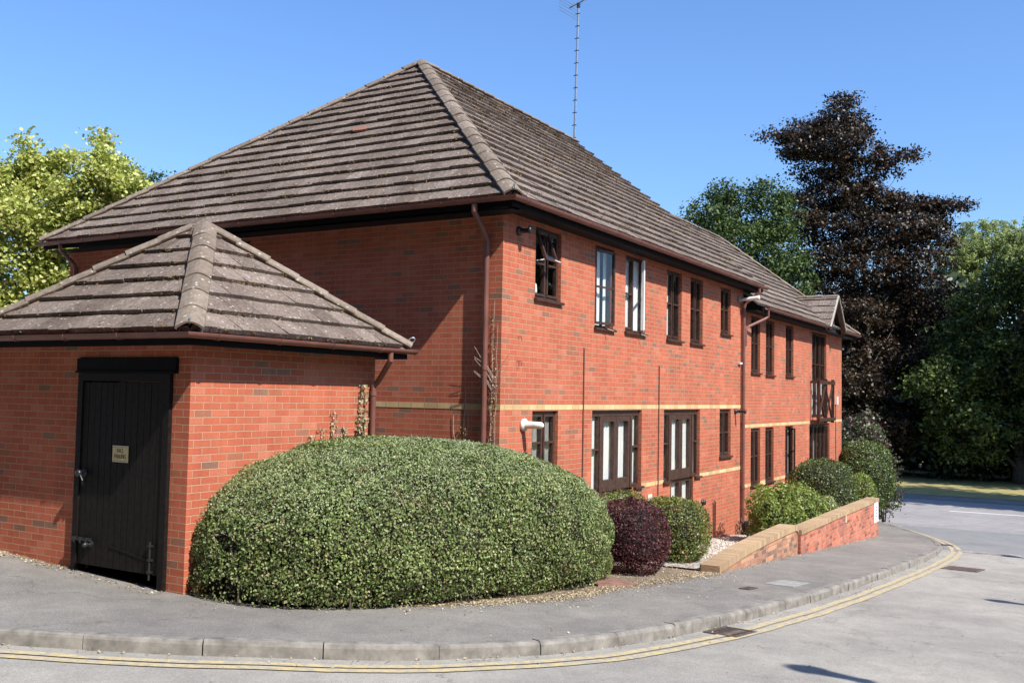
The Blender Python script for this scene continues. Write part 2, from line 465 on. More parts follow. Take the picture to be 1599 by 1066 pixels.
# openings: x0, x1, z0, z1
W_up = [(.90, 1.70, 1.38, 2.42), (2.88, 3.60, 1.10, 2.44), (4.08, 4.95, 1.11, 2.44), (6.00, 6.78, 1.09, 2.42), (7.27, 8.00, 1.09, 2.42), (9.14, 9.83, 1.40, 2.42)]
W_lo = [(.89, 1.68, -1.15, -.23), (2.84, 4.86, -2.62, -.23), (5.91, 7.88, -2.75, -.23), (9.12, 9.89, -1.25, -.23)]
V_up = [(11.38, 12.12, .62, 1.97), (12.61, 13.36, .60, 1.97), (14.46, 15.24, .62, 1.97), (17.30, 19.10, -.50, 1.99)]
V_lo = [(11.39, 12.16, -2.03, -.69), (12.60, 13.34, -2.02, -.69), (14.44, 15.22, -2.01, -.69), (17.02, 19.55, -3.05, -.69)]
# the two glazed doors have brick under their side lights
def shoulders(o, sx, zs):
    return [(o[0], o[1], zs, o[3]), (o[0] + sx, o[1] - sx, o[2], zs)]
holes1 = W_up + [W_lo[0]] + shoulders(W_lo[1], .38, -1.56) + shoulders(W_lo[2], .36, -1.57) + [W_lo[3]]
obj('wall', wall_bm(FRONT, 0, 10.75, -3.7, 2.50, holes1), M['brick'], B)
obj('wall', wall_bm(FRONT, 10.75, 21.25, -4.6, 2.06, V_up + V_lo), M['brick'], B)
obj('wall', wall_bm(GABLE, 0, 9.25, -3.4, 2.50, [(4.72, 5.5, 1.2, 2.38)]), M['brick'], B)
# hidden sides keep the building closed
bm = wall_bm(lambda s, d, z: (s, 9.25, z), 0, 10.75, -3.4, 2.5); obj('wall', bm, M['brick'], B)
bm = wall_bm(lambda s, d, z: (s, 6.48, z), 10.75, 21.25, -4.6, 2.06); obj('wall', bm, M['brick'], B)
bm = wall_bm(lambda s, d, z: (21.25, s, z), 0, 6.48, -4.6, 2.06); obj('wall', bm, M['brick'], B)
bm = bmesh.new(); uvl = bm.loops.layers.uv.new('UVMap')
pts = [(10.752, 0, 2.06), (10.752, 9.25, 2.06), (10.752, 9.25, 2.55), (10.752, 4.62, 6.35), (10.752, 0, 2.55)]
uvquad(bm, uvl, pts, [(p[1], p[2]) for p in pts]); obj('wall', bm, M['brick'], B)
# rooms behind the windows
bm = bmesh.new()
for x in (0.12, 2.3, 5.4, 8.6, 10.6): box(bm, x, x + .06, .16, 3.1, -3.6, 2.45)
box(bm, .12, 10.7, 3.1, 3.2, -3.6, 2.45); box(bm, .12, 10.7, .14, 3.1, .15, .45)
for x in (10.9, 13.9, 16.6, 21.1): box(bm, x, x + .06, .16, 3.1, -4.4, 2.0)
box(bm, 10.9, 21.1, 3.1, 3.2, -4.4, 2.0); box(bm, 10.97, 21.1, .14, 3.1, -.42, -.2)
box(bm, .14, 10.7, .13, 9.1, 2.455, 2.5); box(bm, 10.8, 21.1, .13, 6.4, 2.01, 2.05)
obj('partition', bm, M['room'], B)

# buff bands
def band(P, runs, z, uvo=0.):
    if len(runs) > 1:
        for r_ in runs: band(P, [r_], z, uvo)
        return
    bm = bmesh.new(); uvl = bm.loops.layers.uv.new('UVMap')
    d = -.004
    for a, b in runs:
        uvquad(bm, uvl, [P(a, d, z - .072), P(b, d, z - .072), P(b, d, z), P(a, d, z)], [(a + uvo, .04), (b + uvo, .04), (b + uvo, .112), (a + uvo, .112)])
        uvquad(bm, uvl, [P(a, d, z), P(b, d, z), P(b, 0, z), P(a, 0, z)], [(a, .05), (b, .05), (b, .06), (a, .06)])
        uvquad(bm, uvl, [P(a, 0, z - .072), P(b, 0, z - .072), P(b, d, z - .072), P(a, d, z - .072)], [(a, .05), (b, .05), (b, .06), (a, .06)])
    return obj('brick_band', bm, M['buff'], B)
band(FRONT, [(-.004, 10.75)], -.142)
band(FRONT, [(0, 2.84), (4.86, 5.91), (7.88, 10.75)], -1.522)
band(FRONT, [(10.75, 17.02), (19.3, 21.254)], -.592)
band(FRONT, [(10.75, 11.39), (12.16, 12.60), (13.34, 14.44), (15.22, 17.02), (19.55, 21.25)], -1.962)
band(GABLE, [(0, 9.25)], -.142)

# ------------------------------------------------------------------ windows
def rect_frame(bm, a, b, c, d, y0, y1, w, P=FRONT):
    """four boxed members of a frame lying in the wall plane"""
    def bx(s0, s1, z0, z1):
        p = P(s0, y0, z0); q = P(s1, y1, z1)
        box(bm, min(p[0], q[0]), max(p[0], q[0]), min(p[1], q[1]), max(p[1], q[1]), min(p[2], q[2]), max(p[2], q[2]))
    bx(a, a + w, c, d); bx(b - w, b, c, d); bx(a + w, b - w, c, c + w); bx(a + w, b - w, d - w, d)
    return bx

def pane(parent, a, b, c, d, y, P=FRONT):
    bm = bmesh.new()
    bm.faces.new([bm.verts.new(P(*p)) for p in ((a, y, c), (b, y, c), (b, y, d), (a, y, d))])
    return obj('pane', bm, M['glass'], parent)

def curtain(parent, a, b, c, d, y, mat='curtain', waves=5, amp=.025, open_=0.):
    bm = bmesh.new(); n = 8 * waves
    cols = []
    for i in range(n + 1):
        u = i / n
        x = a + (b - a) * u
        dy = amp * math.sin(u * waves * 2 * pi + 1.3 * math.sin(u * 7))
        cols.append((bm.verts.new((x, y + dy, c)), bm.verts.new((x + (b - a) * open_ * .5 * (1 - u), y + dy * .7, (c + d) / 2)), bm.verts.new((x, y + dy * .5, d))))
    for p, q in zip(cols, cols[1:]):
        for k in range(2): bm.faces.new((p[k], q[k], q[k + 1], p[k + 1]))
    return obj('curtain', bm, M[mat], parent, True)

def sill(parent, a, b, z, P=FRONT):
    bm = bmesh.new()
    vs = []
    prof = [(.06, z + .012), (-.055, z - .004), (-.055, z - .034), (-.045, z - .040), (.0, z - .032), (.06, z - .032)]
    for s in (a, b): vs.append([bm.verts.new(P(s, y, zz)) for y, zz in prof])
    n = len(prof)
    for k in range(n): bm.faces.new((vs[0][k], vs[0][(k + 1) % n], vs[1][(k + 1) % n], vs[1][k]))
    bm.faces.new(vs[0][::-1]); bm.faces.new(vs[1])
    return obj('sill', bm, M['frame'], parent)

def casement(o, cols=2, transom=.5, curt=None, no_sash=(), sill_=True, P=FRONT, y=.055):
    """outer frame + mullions, a sash frame in every light, glass behind it"""
    a, b, c, d = o
    e = .003
    bm = bmesh.new()
    bx = rect_frame(bm, a + e, b - e, c + e, d - e, y, y + .045, .045, P)
    xs = [a + .045 + (b - a - .09) * i / cols for i in range(cols + 1)]
    for x in xs[1:-1]: bx(x - .022, x + .022, c + .048, d - .048)
    zt = c + (d - c) * transom
    for i, (p, q) in enumerate(zip(xs, xs[1:])):
        p2 = p + (.022 if i else 0) + .002; q2 = q - (.022 if i < cols - 1 else 0) - .002
        if i in no_sash: continue
        rect_frame(bm, p2, q2, c + .05, d - .05, y - .016, y + .04, .036, P)
        if transom: 
            r0 = P(p2 + .037, y - .020, zt - .014); r1 = P(q2 - .037, y + .04, zt + .014)
            box(bm, min(r0[0], r1[0]), max(r0[0], r1[0]), min(r0[1], r1[1]), max(r0[1], r1[1]), zt - .014, zt + .014)
    w = obj('window', bm, M['frame'], B)
    for i, (p, q) in enumerate(zip(xs, xs[1:])):
        if i not in no_sash: pane(w, p + .03, q - .03, c + .07, d - .07, y + .012 + .001 * i, P)
    if sill_: sill(w, a - .03, b + .03, c, P)
    return w

def sash_open(w, hinge, vec, z0, z1, trans=.5, white=False):
    """an opened casement: hinge (x, y), leaf vector (dx, dy)"""
    bm = bmesh.new()
    h = Vector((hinge[0], hinge[1], 0)); v = Vector((vec[0], vec[1], 0)); L = v.length; t = v.normalized()
    for s in (.02, L - .02): bar(bm, h + t * s + Vector((0, 0, z0)), h + t * s + Vector((0, 0, z1)), .042, .042)
    zt = z0 + (z1 - z0) * trans
    for z in (z0 + .021, z1 - .021, zt): bar(bm, h + t * .042 + Vector((0, 0, z)), h + t * (L - .042) + Vector((0, 0, z)), .036, .030 if z == zt else .042)
    s = obj('opening_sash', bm, M['frame' if not white else 'white_paint'], w)
    bm = bmesh.new()
    q = [h + t * .035, h + t * (L - .035)]
    bm.faces.new([bm.verts.new(p) for p in (q[0] + Vector((0, 0, z0 + .03)), q[1] + Vector((0, 0, z0 + .03)), q[1] + Vector((0, 0, z1 - .03)), q[0] + Vector((0, 0, z1 - .03)))])
    obj('pane', bm, M['glass'], w)
    return s

# upper floor of the near wing
w = casement(W_up[0], 2, .50, no_sash=())
tag(w, 'small upstairs window with its top hung vent tilted open')
# top-hung vent, hinged at the head and pushed out at the foot
bm = bmesh.new()
A0 = Vector((.96, .03, 2.36)); dn = Vector((0, -.17, -.44)).normalized(); Lh = .46
for s in (.02, .34): bar(bm, A0 + Vector((s, 0, 0)), A0 + Vector((s, 0, 0)) + dn * Lh, .04, .035, (1, 0, 0))
for s in (.02, Lh - .02): bar(bm, A0 + Vector((.04, 0, 0)) + dn * s, A0 + Vector((.32, 0, 0)) + dn * s, .035, .04, (0, 0, 1))
obj('opening_sash', bm, M['frame'], w)
bm = bmesh.new()
bm.faces.new([bm.verts.new(p) for p in (A0, A0 + Vector((.34, 0, 0)), A0 + Vector((.34, 0, 0)) + dn * Lh, A0 + dn * Lh)])
obj('pane', bm, M['glass'], w)
bm = bmesh.new(); tube(bm, [(.98, .02, 1.93), (1.15, -.10, 1.97), (1.32, -.19, 1.93)], .008, 6); obj('stay', bm, M['curtain'], w)
curtain(w, .96, 1.02, 1.45, 1.9, .115, 'curtain', 1)
bm = bmesh.new(); lathe(bm, (1.06, .13, 1.40), (0, 0, 1), [(0, .05), (.10, .07), (.2, .06), (.24, .02)], 10); obj('ornament', bm, M['white_plastic'], w, True)

w = casement(W_up[1], 1, .5, no_sash=(0,))
sash_open(w, (2.935, .04), (.60, -.075), 1.16, 2.38)
curtain(w, 3.10, 3.30, 1.15, 2.4, .118, 'curtain', 2, .01); curtain(w, 3.42, 3.95, 1.15, 2.4, .118, 'curtain', 4, .012)
bm = bmesh.new(); tube(bm, [(3.22, -.03, 1.10), (3.3, -.14, 1.06)], .010, 6); box(bm, 3.12, 3.32, -.07, -.03, 1.10, 1.135); obj('stay', bm, M['frame'], w)
w = casement(W_up[2], 2, .5, no_sash=(1,))
sash_open(w, (4.90, .03), (-.32, -.15), 1.16, 2.38, white=True)
curtain(w, 4.24, 4.50, 1.15, 2.4, .12, 'curtain', 3, .012); curtain(w, 4.62, 5.25, 1.15, 2.4, .12, 'curtain', 6, .012)
bm = bmesh.new(); tube(bm, [(4.62, -.03, 1.10), (4.72, -.16, 1.05)], .010, 6); obj('stay', bm, M['frame'], w)
for i, cm in ((3, 'curtain'), (4, None), (5, 'curtain_grey')):
    w = casement(W_up[i], 2, .52)
    a, b, c, d = W_up[i]
    if cm: curtain(w, a + .25, a + .34, c + .05, d - .05, .115, cm, 2, .01)
    curtain(w, b - .08, b + .02, c + .05, d - .05, .115, 'curtain', 1, .01)
# ground floor of the near wing
w = casement(W_lo[0], 2, .5); curtain(w, 1.05, 1.86, -1.1, -.28, .118, 'curtain_grey', 7, .01)
w = casement(W_lo[3], 2, .5); curtain(w, 9.86, 9.95, -1.2, -.3, .115, 'curtain', 2, .01); curtain(w, 9.38, 9.46, -1.2, -.3, .115, 'curtain', 2, .01)

def door_window(o, sx, zs, fill):
    a, b, c, d = o
    y = .055
    bm = bmesh.new(); e = .003
    bx = lambda s0, s1, z0, z1, y0=y, y1=y + .045: box(bm, s0, s1, y0, y1, z0, z1)
    bx(a + e, b - e, d - .10, d - e)                       # head
    for x in (a + e, b - .048): bx(x, x + .045, zs + .05, d - .10)
    for x0, x1 in ((a + .048, a + sx - .03), (b - sx + .03, b - .048)):
        bx(x0, x1, zs + e, zs + .06)
        zt = (zs + d) / 2 + .03
        bx(x0, x1, zt - .016, zt + .016, y - .02, y + .05)
        for xx in (x0, x1 - .03): bx(xx, xx + .03, zs + .06, d - .10, y - .012, y + .024)
    for x in (a + sx - .03, b - sx - .05): bx(x, x + .08, c + e, d - .10, y - .03, y + .047)
    w = obj('glazed_door', bm, M['frame'], B)
    # two door leaves
    xm = (a + b) / 2
    for x0, x1 in ((a + sx + .052, xm - .004), (xm + .004, b - sx - .052)):
        bm = bmesh.new()
        rect_frame(bm, x0, x1, c + .04, d - .104, y - .02, y + .04, .085)
        box(bm, x0 + .086, x1 - .086, y - .018, y + .038, zs - .06, zs + .19)
        lf = obj('door_leaf', bm, M['frame'], w)
        pane(w, x0 + .07, x1 - .07, zs + .18, d - .16, y + .012)
        pane(w, x0 + .07, x1 - .07, c + .1, zs - .05, y + .013)
    for x0, x1 in ((a + .06, a + sx - .04), (b - sx + .04, b - .06)):
        pane(w, x0, x1, zs + .05, d - .11, y + .011)
    for x0, x1 in ((a - .03, a + sx - .032), (b - sx + .032, b + .03)):
        bm = bmesh.new(); box(bm, x0, x1, -.055, .05, zs - .035, zs + .002)
        obj('sill', bm, M['frame'], w)
    for f in fill: curtain(w, *f)
    return w
w = door_window(W_lo[1], .38, -1.56, [(2.96, 3.34, -1.5, -.33, .118, 'curtain', 3, .010), (3.47, 3.90, -2.5, -.33, .122, 'curtain', 5, .016), (4.06, 4.50, -2.5, -.33, .122, 'curtain', 5, .014), (4.64, 4.98, -1.5, -.33, .118, 'curtain', 3, .01)])
w = door_window(W_lo[2], .36, -1.57, [(6.12, 6.44, -1.5, -.33, .118, 'curtain', 3, .01), (6.54, 6.94, -2.6, -.33, .122, 'curtain', 5, .016), (7.14, 7.56, -2.6, -.33, .122, 'curtain', 5, .014), (7.78, 8.06, -1.5, -.33, .118, 'curtain', 3, .01)])

# lower wing
for i, o in enumerate(V_up[:3]):
    w = casement(o, 2, .52); a, b, c, d = o
    curtain(w, b - .10, b + .04, c + .04, d - .05, .115, 'curtain' if i < 2 else 'curtain_grey', 2, .012)
    curtain(w, a + .29, a + .38, c + .04, d - .05, .115, 'curtain_grey', 1, .012)
for i, o in enumerate(V_lo[:3]):
    a, b, c, d = o
    if i < 2:
        w = casement(o, 2, .5)
    else:
        w = casement(o, 2, .5, no_sash=(1,)); sash_open(w, (b - .04, .03), (-.25, -.15), c + .06, d - .06)
        tag(w, 'downstairs window with one casement swung open')
    if i != 1: curtain(w, a + .30, a + .46, c + .05, d - .05, .115, 'curtain', 3, .010, .1); curtain(w, b - .10, b + .0, c + .05, d - .05, .115, 'curtain_grey', 2, .010)
# tall window behind the balcony
a, b, c, d = V_up[3]
w = casement((a, b, c, d), 3, .62, sill_=False); curtain(w, 18.5, 18.75, .5, 1.9, .118, 'curtain', 2, .01); curtain(w, 17.85, 18.0, .5, 1.9, .118, 'curtain', 2, .01); curtain(w, 17.7, 19.6, -.42, .55, .118, 'curtain', 9, .01)
w = casement(V_lo[3], 5, .55, sill_=False)
for k, x in enumerate((17.5, 18.05, 18.6, 19.1)): curtain(w, x, x + .22, -2.9, -.8, .3 + .1 * (k % 2), 'curtain_grey', 2, .03)
# gable window high on the shaded wall
w = casement((4.72, 5.5, 1.2, 2.38), 2, .5, P=GABLE)

# ------------------------------------------------------------------ balcony on the lower wing
bm = bmesh.new()
bx = box
yb = -.22
for x in (17.10, 18.02, 18.94):
    box(bm, x, x + .06, yb - .042, yb + .042, -.66, .62)
for x in (17.10, 18.94): box(bm, x, x + .085, yb + .043, -.006, -.64, -.56); box(bm, x, x + .085, yb + .043, -.006, .48, .55)
box(bm, 17.06, 19.07, yb - .052, yb - .0425, .46, .57)
box(bm, 17.06, 19.07, yb - .052, yb - .0425, -.60, -.50)
for x0, x1 in ((17.185, 18.02), (18.105, 18.94)):
    bar(bm, (x0, yb, -.50), (x1, yb, .46), .028, .05, (0, 1, 0)); bar(bm, (x0, yb + .032, .46), (x1, yb + .032, -.50), .028, .05, (0, 1, 0))
bal = obj('balcony', bm, M['frame'], B)
bm = bmesh.new(); box(bm, 17.2, 18.93, yb + .05, -.006, -.62, -.58); obj('balcony_floor', bm, M['frame'], bal)

# ------------------------------------------------------------------ roofs
def clip(poly, inside, inter):
    out = []
    for i, p in enumerate(poly):
        q = poly[(i + 1) % len(poly)]
        a, b = inside(p), inside(q)
        if a: out.append(p)
        if a != b: out.append(inter(p, q))
    return out
def clip_convex(poly, clipper):
    n = len(clipper)
    area = sum(clipper[i][0] * clipper[(i + 1) % n][1] - clipper[(i + 1) % n][0] * clipper[i][1] for i in range(n))
    if area < 0: clipper = clipper[::-1]
    for i in range(n):
        a, b = clipper[i], clipper[(i + 1) % n]
        ex, ey = b[0] - a[0], b[1] - a[1]
        f = lambda p: ex * (p[1] - a[1]) - ey * (p[0] - a[0])
        def inter(p, q):
            fp, fq = f(p), f(q); t = fp / (fp - fq)
            return (p[0] + (q[0] - p[0]) * t, p[1] + (q[1] - p[1]) * t)
        poly = clip(poly, lambda p: f(p) >= -1e-9, inter)
        if len(poly) < 3: return []
    return poly

def tiles(bm, O, eave, up, poly, gauge=.335, width=.33, thick=.054, seed=0, low=.006):
    """lay interlocking tiles over the roof plane; poly in (u, v) metres; every tile a solid wedge"""
    O = Vector(O); u = Vector(eave).normalized(); v = Vector(up).normalized(); n = u.cross(v)
    if n.z < 0: n = -n
    r = random.Random(seed)
    vmax = max(p[1] for p in poly); vmin = min(p[1] for p in poly); umin = min(p[0] for p in poly); umax = max(p[0] for p in poly)
    k = 0
    v0 = vmin
    while v0 < vmax:
        off = (k % 2) * width / 2 + r.uniform(-.01, .01)
        x = umin - width + off
        drift = r.uniform(-.004, .004)
        while x < umax:
            jl = r.uniform(-.010, .008) + drift; jt = r.uniform(-.008, .009)
            wob = r.uniform(-.008, .008)
            q = [(x + .003, v0 + jl), (x + width - .003, v0 + jl + wob), (x + width - .003, v0 + gauge + .012), (x + .003, v0 + gauge + .012)]
            pc = clip_convex(q, poly)
            x += width
            if len(pc) < 3: continue
            def h(p): return low + (thick + jt - low) * max(0., min(1., 1 - (p[1] - v0) / gauge))
            top = [bm.verts.new(O + u * p[0] + v * p[1] + n * h(p)) for p in pc]
            bot = [bm.verts.new(O + u * p[0] + v * p[1] - n * .003) for p in pc]
            m = len(pc)
            try:
                bm.faces.new(top); 
                for i in range(m): bm.faces.new((top[i], bot[i], bot[(i + 1) % m], top[(i + 1) % m]))
            except ValueError: pass
        v0 += gauge; k += 1

def under(bm, pts):
    bm.faces.new([bm.verts.new(p) for p in pts])

def roof_plane(bm, bu, p0, p1, top, seed, **kw):
    """p0, p1 the two eave corners; top = list of upper corners following p1 -> p0"""
    p0 = Vector(p0); p1 = Vector(p1); u = (p1 - p0).normalized()
    t = Vector(top[0]) - p0; v = (t - u * t.dot(u)).normalized()
    pl = [p0, p1] + [Vector(p) for p in top]
    poly = [((p - p0).dot(u), (p - p0).dot(v)) for p in pl]
    tiles(bm, p0, u, v, poly, seed=seed, **kw)
    n = u.cross(v); n = n if n.z > 0 else -n
    under(bu, [p - n * .004 for p in pl])

def caps(bm, a, b, w=.138, h=.085, seg=.42, seed=1, lift=.085, bed=None):
    """angular ridge / hip tiles lapped along a -> b (b is the upper end)"""
    a = Vector(a); b = Vector(b); t = (b - a).normalized(); L = (b - a).length
    s = t.cross(Vector((0, 0, 1))).normalized(); n = s.cross(t).normalized()
    if n.z < 0: n = -n
    r = random.Random(seed)
    m = max(1, int(round(L / seg))); sg = L / m
    for i in range(m):
        l0 = i * sg - .012; l1 = (i + 1) * sg + .004
        j = r.uniform(-.006, .006); jj = r.uniform(-.006, .006)
        rr = []
        for l, lf in ((l0, lift + .016 + j), (l1, lift + j * .5)):
            c = a + t * l + n * lf + s * jj
            prof = [(-w, -h), (-w * .98, -h + .022), (-w * .62, -h * .34), (-w * .30, -h * .09), (0, 0), (w * .30, -h * .09), (w * .62, -h * .34), (w * .98, -h + .022), (w, -h)]
            rr.append([bm.verts.new(c + s * px + n * pz) for px, pz in prof])
            rr.append([bm.verts.new(c + s * px * .86 + n * (pz - .018)) for px, pz in prof])
        o0, i0, o1, i1 = rr
        for k in range(8):
            bm.faces.new((o0[k], o0[k + 1], o1[k + 1], o1[k]))
            bm.faces.new((i0[k], i1[k], i1[k + 1], i0[k + 1]))
            bm.faces.new((o0[k], i0[k], i0[k + 1], o0[k + 1]))
            bm.faces.new((o1[k], o1[k + 1], i1[k + 1], i1[k]))
        bm.faces.new((o0[0], o1[0], i1[0], i0[0])); bm.faces.new((o0[8], i0[8], i1[8], o1[8]))
    if bed is not None:
        c0 = a - n * .0; 
        for sgn in (-1, 1):
            q = []
            for l in (0, L):
                for px, pz in ((sgn * w * .5, lift - .035), (sgn * (w - .010), -.095)):
                    q.append(bed.verts.new(a + t * l + s * px + n * pz))
            bed.faces.new((q[0], q[1], q[3], q[2]))

# main roof
E = -.34; Z1 = 2.60
AP = (4.40, 4.62, 6.58); RE = (11.20, 4.62, 6.58)
bm = bmesh.new(); bu = bmesh.new()
roof_plane(bm, bu, (E, E, Z1), (11.20, E, Z1), [RE, AP], 1)
roof_plane(bm, bu, (E, 9.58, Z1), (E, E, Z1), [AP], 2)
bb = bmesh.new()
roof_plane(bb, bu, (11.20, 9.58, Z1), (E, 9.58, Z1), [AP, RE], 3, width=1.0)
roof = obj('roof', bm, M['tile'], B)
obj('rear_slope', bb, M['tile'], roof); obj('roof_boarding', bu, M['underlay'], roof)
bm = bmesh.new(); bed = bmesh.new()
caps(bm, (E, E, Z1), AP, seed=1, bed=bed); caps(bm, (E, 9.58, Z1), AP, seed=2, bed=bed); caps(bm, (11.2, 4.62, 6.58), AP, seed=3, w=.13, bed=bed, lift=.07)
lathe(bm, (AP[0] - .02, AP[1], AP[2] - .07), (0, 0, 1), [(0, .15), (.07, .13), (.12, .05), (.125, .01)], 12)
obj('ridge_tiles', bm, M['ridge'], roof); obj('mortar_bedding', bed, M['mortar_bed'], roof)
# one odd orange tile lying on the gable slope
bm = bmesh.new()
# verge closing piece at the high end of the main roof
mv = (6.58 - Z1) / (4.62 - E)
bar(bm, (11.19, E, Z1 - .045), (11.19, 4.62, 6.58 - .045), .035, .07, (1, 0, 0))
obj('verge', bm, M['verge'], roof)
mg = (6.58 - Z1) / (4.40 - E)
px, py = 1.95, 4.15
bm = bmesh.new()
pc = Vector((px, py, Z1 + mg * (px - E) + .07)); ug = Vector((0, 1, 0)); vg = Vector((1, 0, mg)).normalized(); ng = Vector((-mg, 0, 1)).normalized()
vs = [pc + ug * a_ + vg * b_ + ng * c_ for a_, b_, c_ in ((-.16, -.05, 0), (.10, -.09, .02), (.17, .03, .03), (-.08, .09, .01))]
top = [bm.verts.new(p) for p in vs]; bot = [bm.verts.new(p - ng * .04) for p in vs]
bm.faces.new(top); bm.faces.new(bot[::-1])
for i in range(4): bm.faces.new((top[i], bot[i], bot[(i + 1) % 4], top[(i + 1) % 4]))
tag(obj('loose_tile', bm, simple('orange_clay', (.26, .12, .075), .9), roof), 'broken orange tile lying on the slope')

# lower roof
Z2 = 2.15; X2 = 22.04; R2y = 3.24; R2z = 5.07
AP2 = (18.50, R2y, R2z)
bm = bmesh.new(); bu = bmesh.new(); bb = bmesh.new()
mL = (R2z - Z2) / (R2y - E)
roof_plane(bm, bu, (10.76, E, Z2), (X2, E, Z2), [AP2, (10.76, R2y, R2z)], 5)
roof_plane(bb, bu, (X2, E, Z2), (X2, 6.82, Z2), [AP2], 6)
roof_plane(bb, bu, (X2, 6.82, Z2), (10.76, 6.82, Z2), [(10.76, R2y, R2z), AP2], 7, width=1.)
roof2 = obj('roof', bm, M['tile'], B); obj('rear_slope', bb, M['tile'], roof2); obj('roof_boarding', bu, M['underlay'], roof2)
bm = bmesh.new(); bed = bmesh.new()
caps(bm, (X2, E, Z2), AP2, seed=4, bed=bed); caps(bm, (10.8, R2y, R2z), AP2, seed=5, bed=bed, lift=.07); caps(bm, (X2, 6.82, Z2), AP2, seed=6, bed=bed)
obj('ridge_tiles', bm, M['ridge'], roof2); obj('mortar_bedding', bed, M['mortar_bed'], roof2)
# small gabled hood over the balcony window
gx, gw_, gz0, gz1, gy = 18.55, .98, 2.14, 3.10, -.46
yr = E + (gz1 - Z2) / mL + .05
bm = bmesh.new(); bu = bmesh.new()
for sg, sd in ((-1, 11), (1, 12)):
    e0 = Vector((gx + sg * gw_, gy, gz0)); e1 = Vector((gx + sg * gw_, E + .02, gz0)); r0 = Vector((gx, gy, gz1)); r1 = Vector((gx, yr, gz1))
    roof_plane(bm, bu, e0, e1, [r1, r0], sd, gauge=.30, thick=.035)
gh = obj('gabled_hood', bm, M['tile'], B); obj('roof_boarding', bu, M['underlay'], gh)
bm = bmesh.new(); caps(bm, (gx, gy + .02, gz1), (gx, yr, gz1), w=.10, h=.07, seg=.4, lift=.03); obj('ridge_tiles', bm, M['ridge'], gh)
bm = bmesh.new()
for sg in (-1, 1):
    bar(bm, (gx + sg * (gw_ + .03), gy - .012, gz0 - .02), (gx, gy - .012, gz1 + .0), .03, .05, (0, 1, 0))
obj('verge', bm, M['verge'], gh)
bm = bmesh.new()
for sg in (-1, 1): bar(bm, (gx + sg * (gw_ - .0), gy + .035, gz0 - .12), (gx, gy + .035, gz1 - .11), .04, .13, (0, 1, 0))
obj('bargeboard', bm, M['frame'], gh)
bm = bmesh.new()
pts = [(gx - gw_ + .15, E + .10, gz0 - .1), (gx + gw_ - .15, E + .10, gz0 - .1), (gx, E + .10, gz1 - .12)]
bm.faces.new([bm.verts.new(p) for p in pts]); obj('gable_panel', bm, simple('grey_render', (.16, .16, .165), .8), gh)

# ------------------------------------------------------------------ eaves: gutters, fascias, soffits, downpipes
def gutter(parent, pts, r=.058, clips=.95, z_out=None):
    """half round gutter swept along a polyline (outward side to the right of travel is not needed: profile is symmetric)"""
    bm = bmesh.new()
    P_ = [Vector(p) for p in pts]; n = len(P_)
    prof = [(math.cos(a), math.sin(a)) for a in [pi + k * pi / 10 for k in range(11)]]
    rings = []
    for i, p in enumerate(P_):
        tin = (P_[i] - P_[i - 1]).normalized() if i else (P_[1] - P_[0]).normalized()
        tout = (P_[i + 1] - P_[i]).normalized() if i < n - 1 else tin
        b = (tin + tout).normalized(); s = b.cross(Vector((0, 0, 1))).normalized()
        k = 1 / max(.3, b.dot(tin))
        ring = [bm.verts.new(p + s * (c * r * k) + Vector((0, 0, z * r))) for c, z in prof]
        ring += [bm.verts.new(p + s * (c * (r - .006) * k) + Vector((0, 0, z * (r - .006)))) for c, z in prof[::-1]]
        rings.append(ring)
    m = len(rings[0])
    for i in range(n - 1):
        for k in range(m): bm.faces.new((rings[i][k], rings[i][(k + 1) % m], rings[i + 1][(k + 1) % m], rings[i + 1][k]))
    bm.faces.new(rings[0][::-1]); bm.faces.new(rings[-1])
    for a, b in zip(P_, P_[1:]):
        L = (b - a).length; t = (b - a).normalized(); s = t.cross(Vector((0, 0, 1)))
        k = .35
        while k < L - .2:
            for dl, rr in ((0, r + .007),):
                ring = []
                for l in (k - .022, k + .022):
                    ring.append([bm.verts.new(a + t * l + s * (c * rr) + Vector((0, 0, z * rr))) for c, z in prof])
                bm.faces.new(ring[0][::-1]); bm.faces.new(ring[1])
                for q in range(10): bm.faces.new((ring[0][q], ring[0][q + 1], ring[1][q + 1], ring[1][q]))
            k += clips
    return obj('gutter', bm, M['gutter'], parent, False)
GZ = 2.585
gutter(B, [(-.395, 9.64, GZ - .01), (-.395, -.395, GZ), (11.26, -.395, GZ)])
gutter(B, [(11.30, -.395, 2.13), (17.58, -.395, 2.13)])
gutter(B, [(19.55, -.395, 2.13), (22.10, -.395, 2.13), (22.10, 6.8, 2.13)])
bm = bmesh.new()
box(bm, -.325, -.30, -.325, 9.57, 2.465, 2.575); box(bm, -.2995, 11.19, -.325, -.30, 2.465, 2.575); box(bm, 11.165, 11.19, -.2995, .2, 2.465, 2.6)
box(bm, 11.20, 17.60, -.325, -.30, 2.0, 2.12); box(bm, 19.50, 22.02, -.325, -.30, 2.0, 2.12)
obj('fascia', bm, M['fascia'], B)
bm = bmesh.new()
box(bm, -.2995, -.002, -.2995, 9.5, 2.425, 2.44); box(bm, -.001, 11.16, -.2995, -.002, 2.478, 2.492); box(bm, 10.76, 21.9, -.2995, -.002, 2.015, 2.03); box(bm, 10.76, 11.16, .0, 9.2, 2.475, 2.492)
obj('soffit', bm, M['soffit'], B)

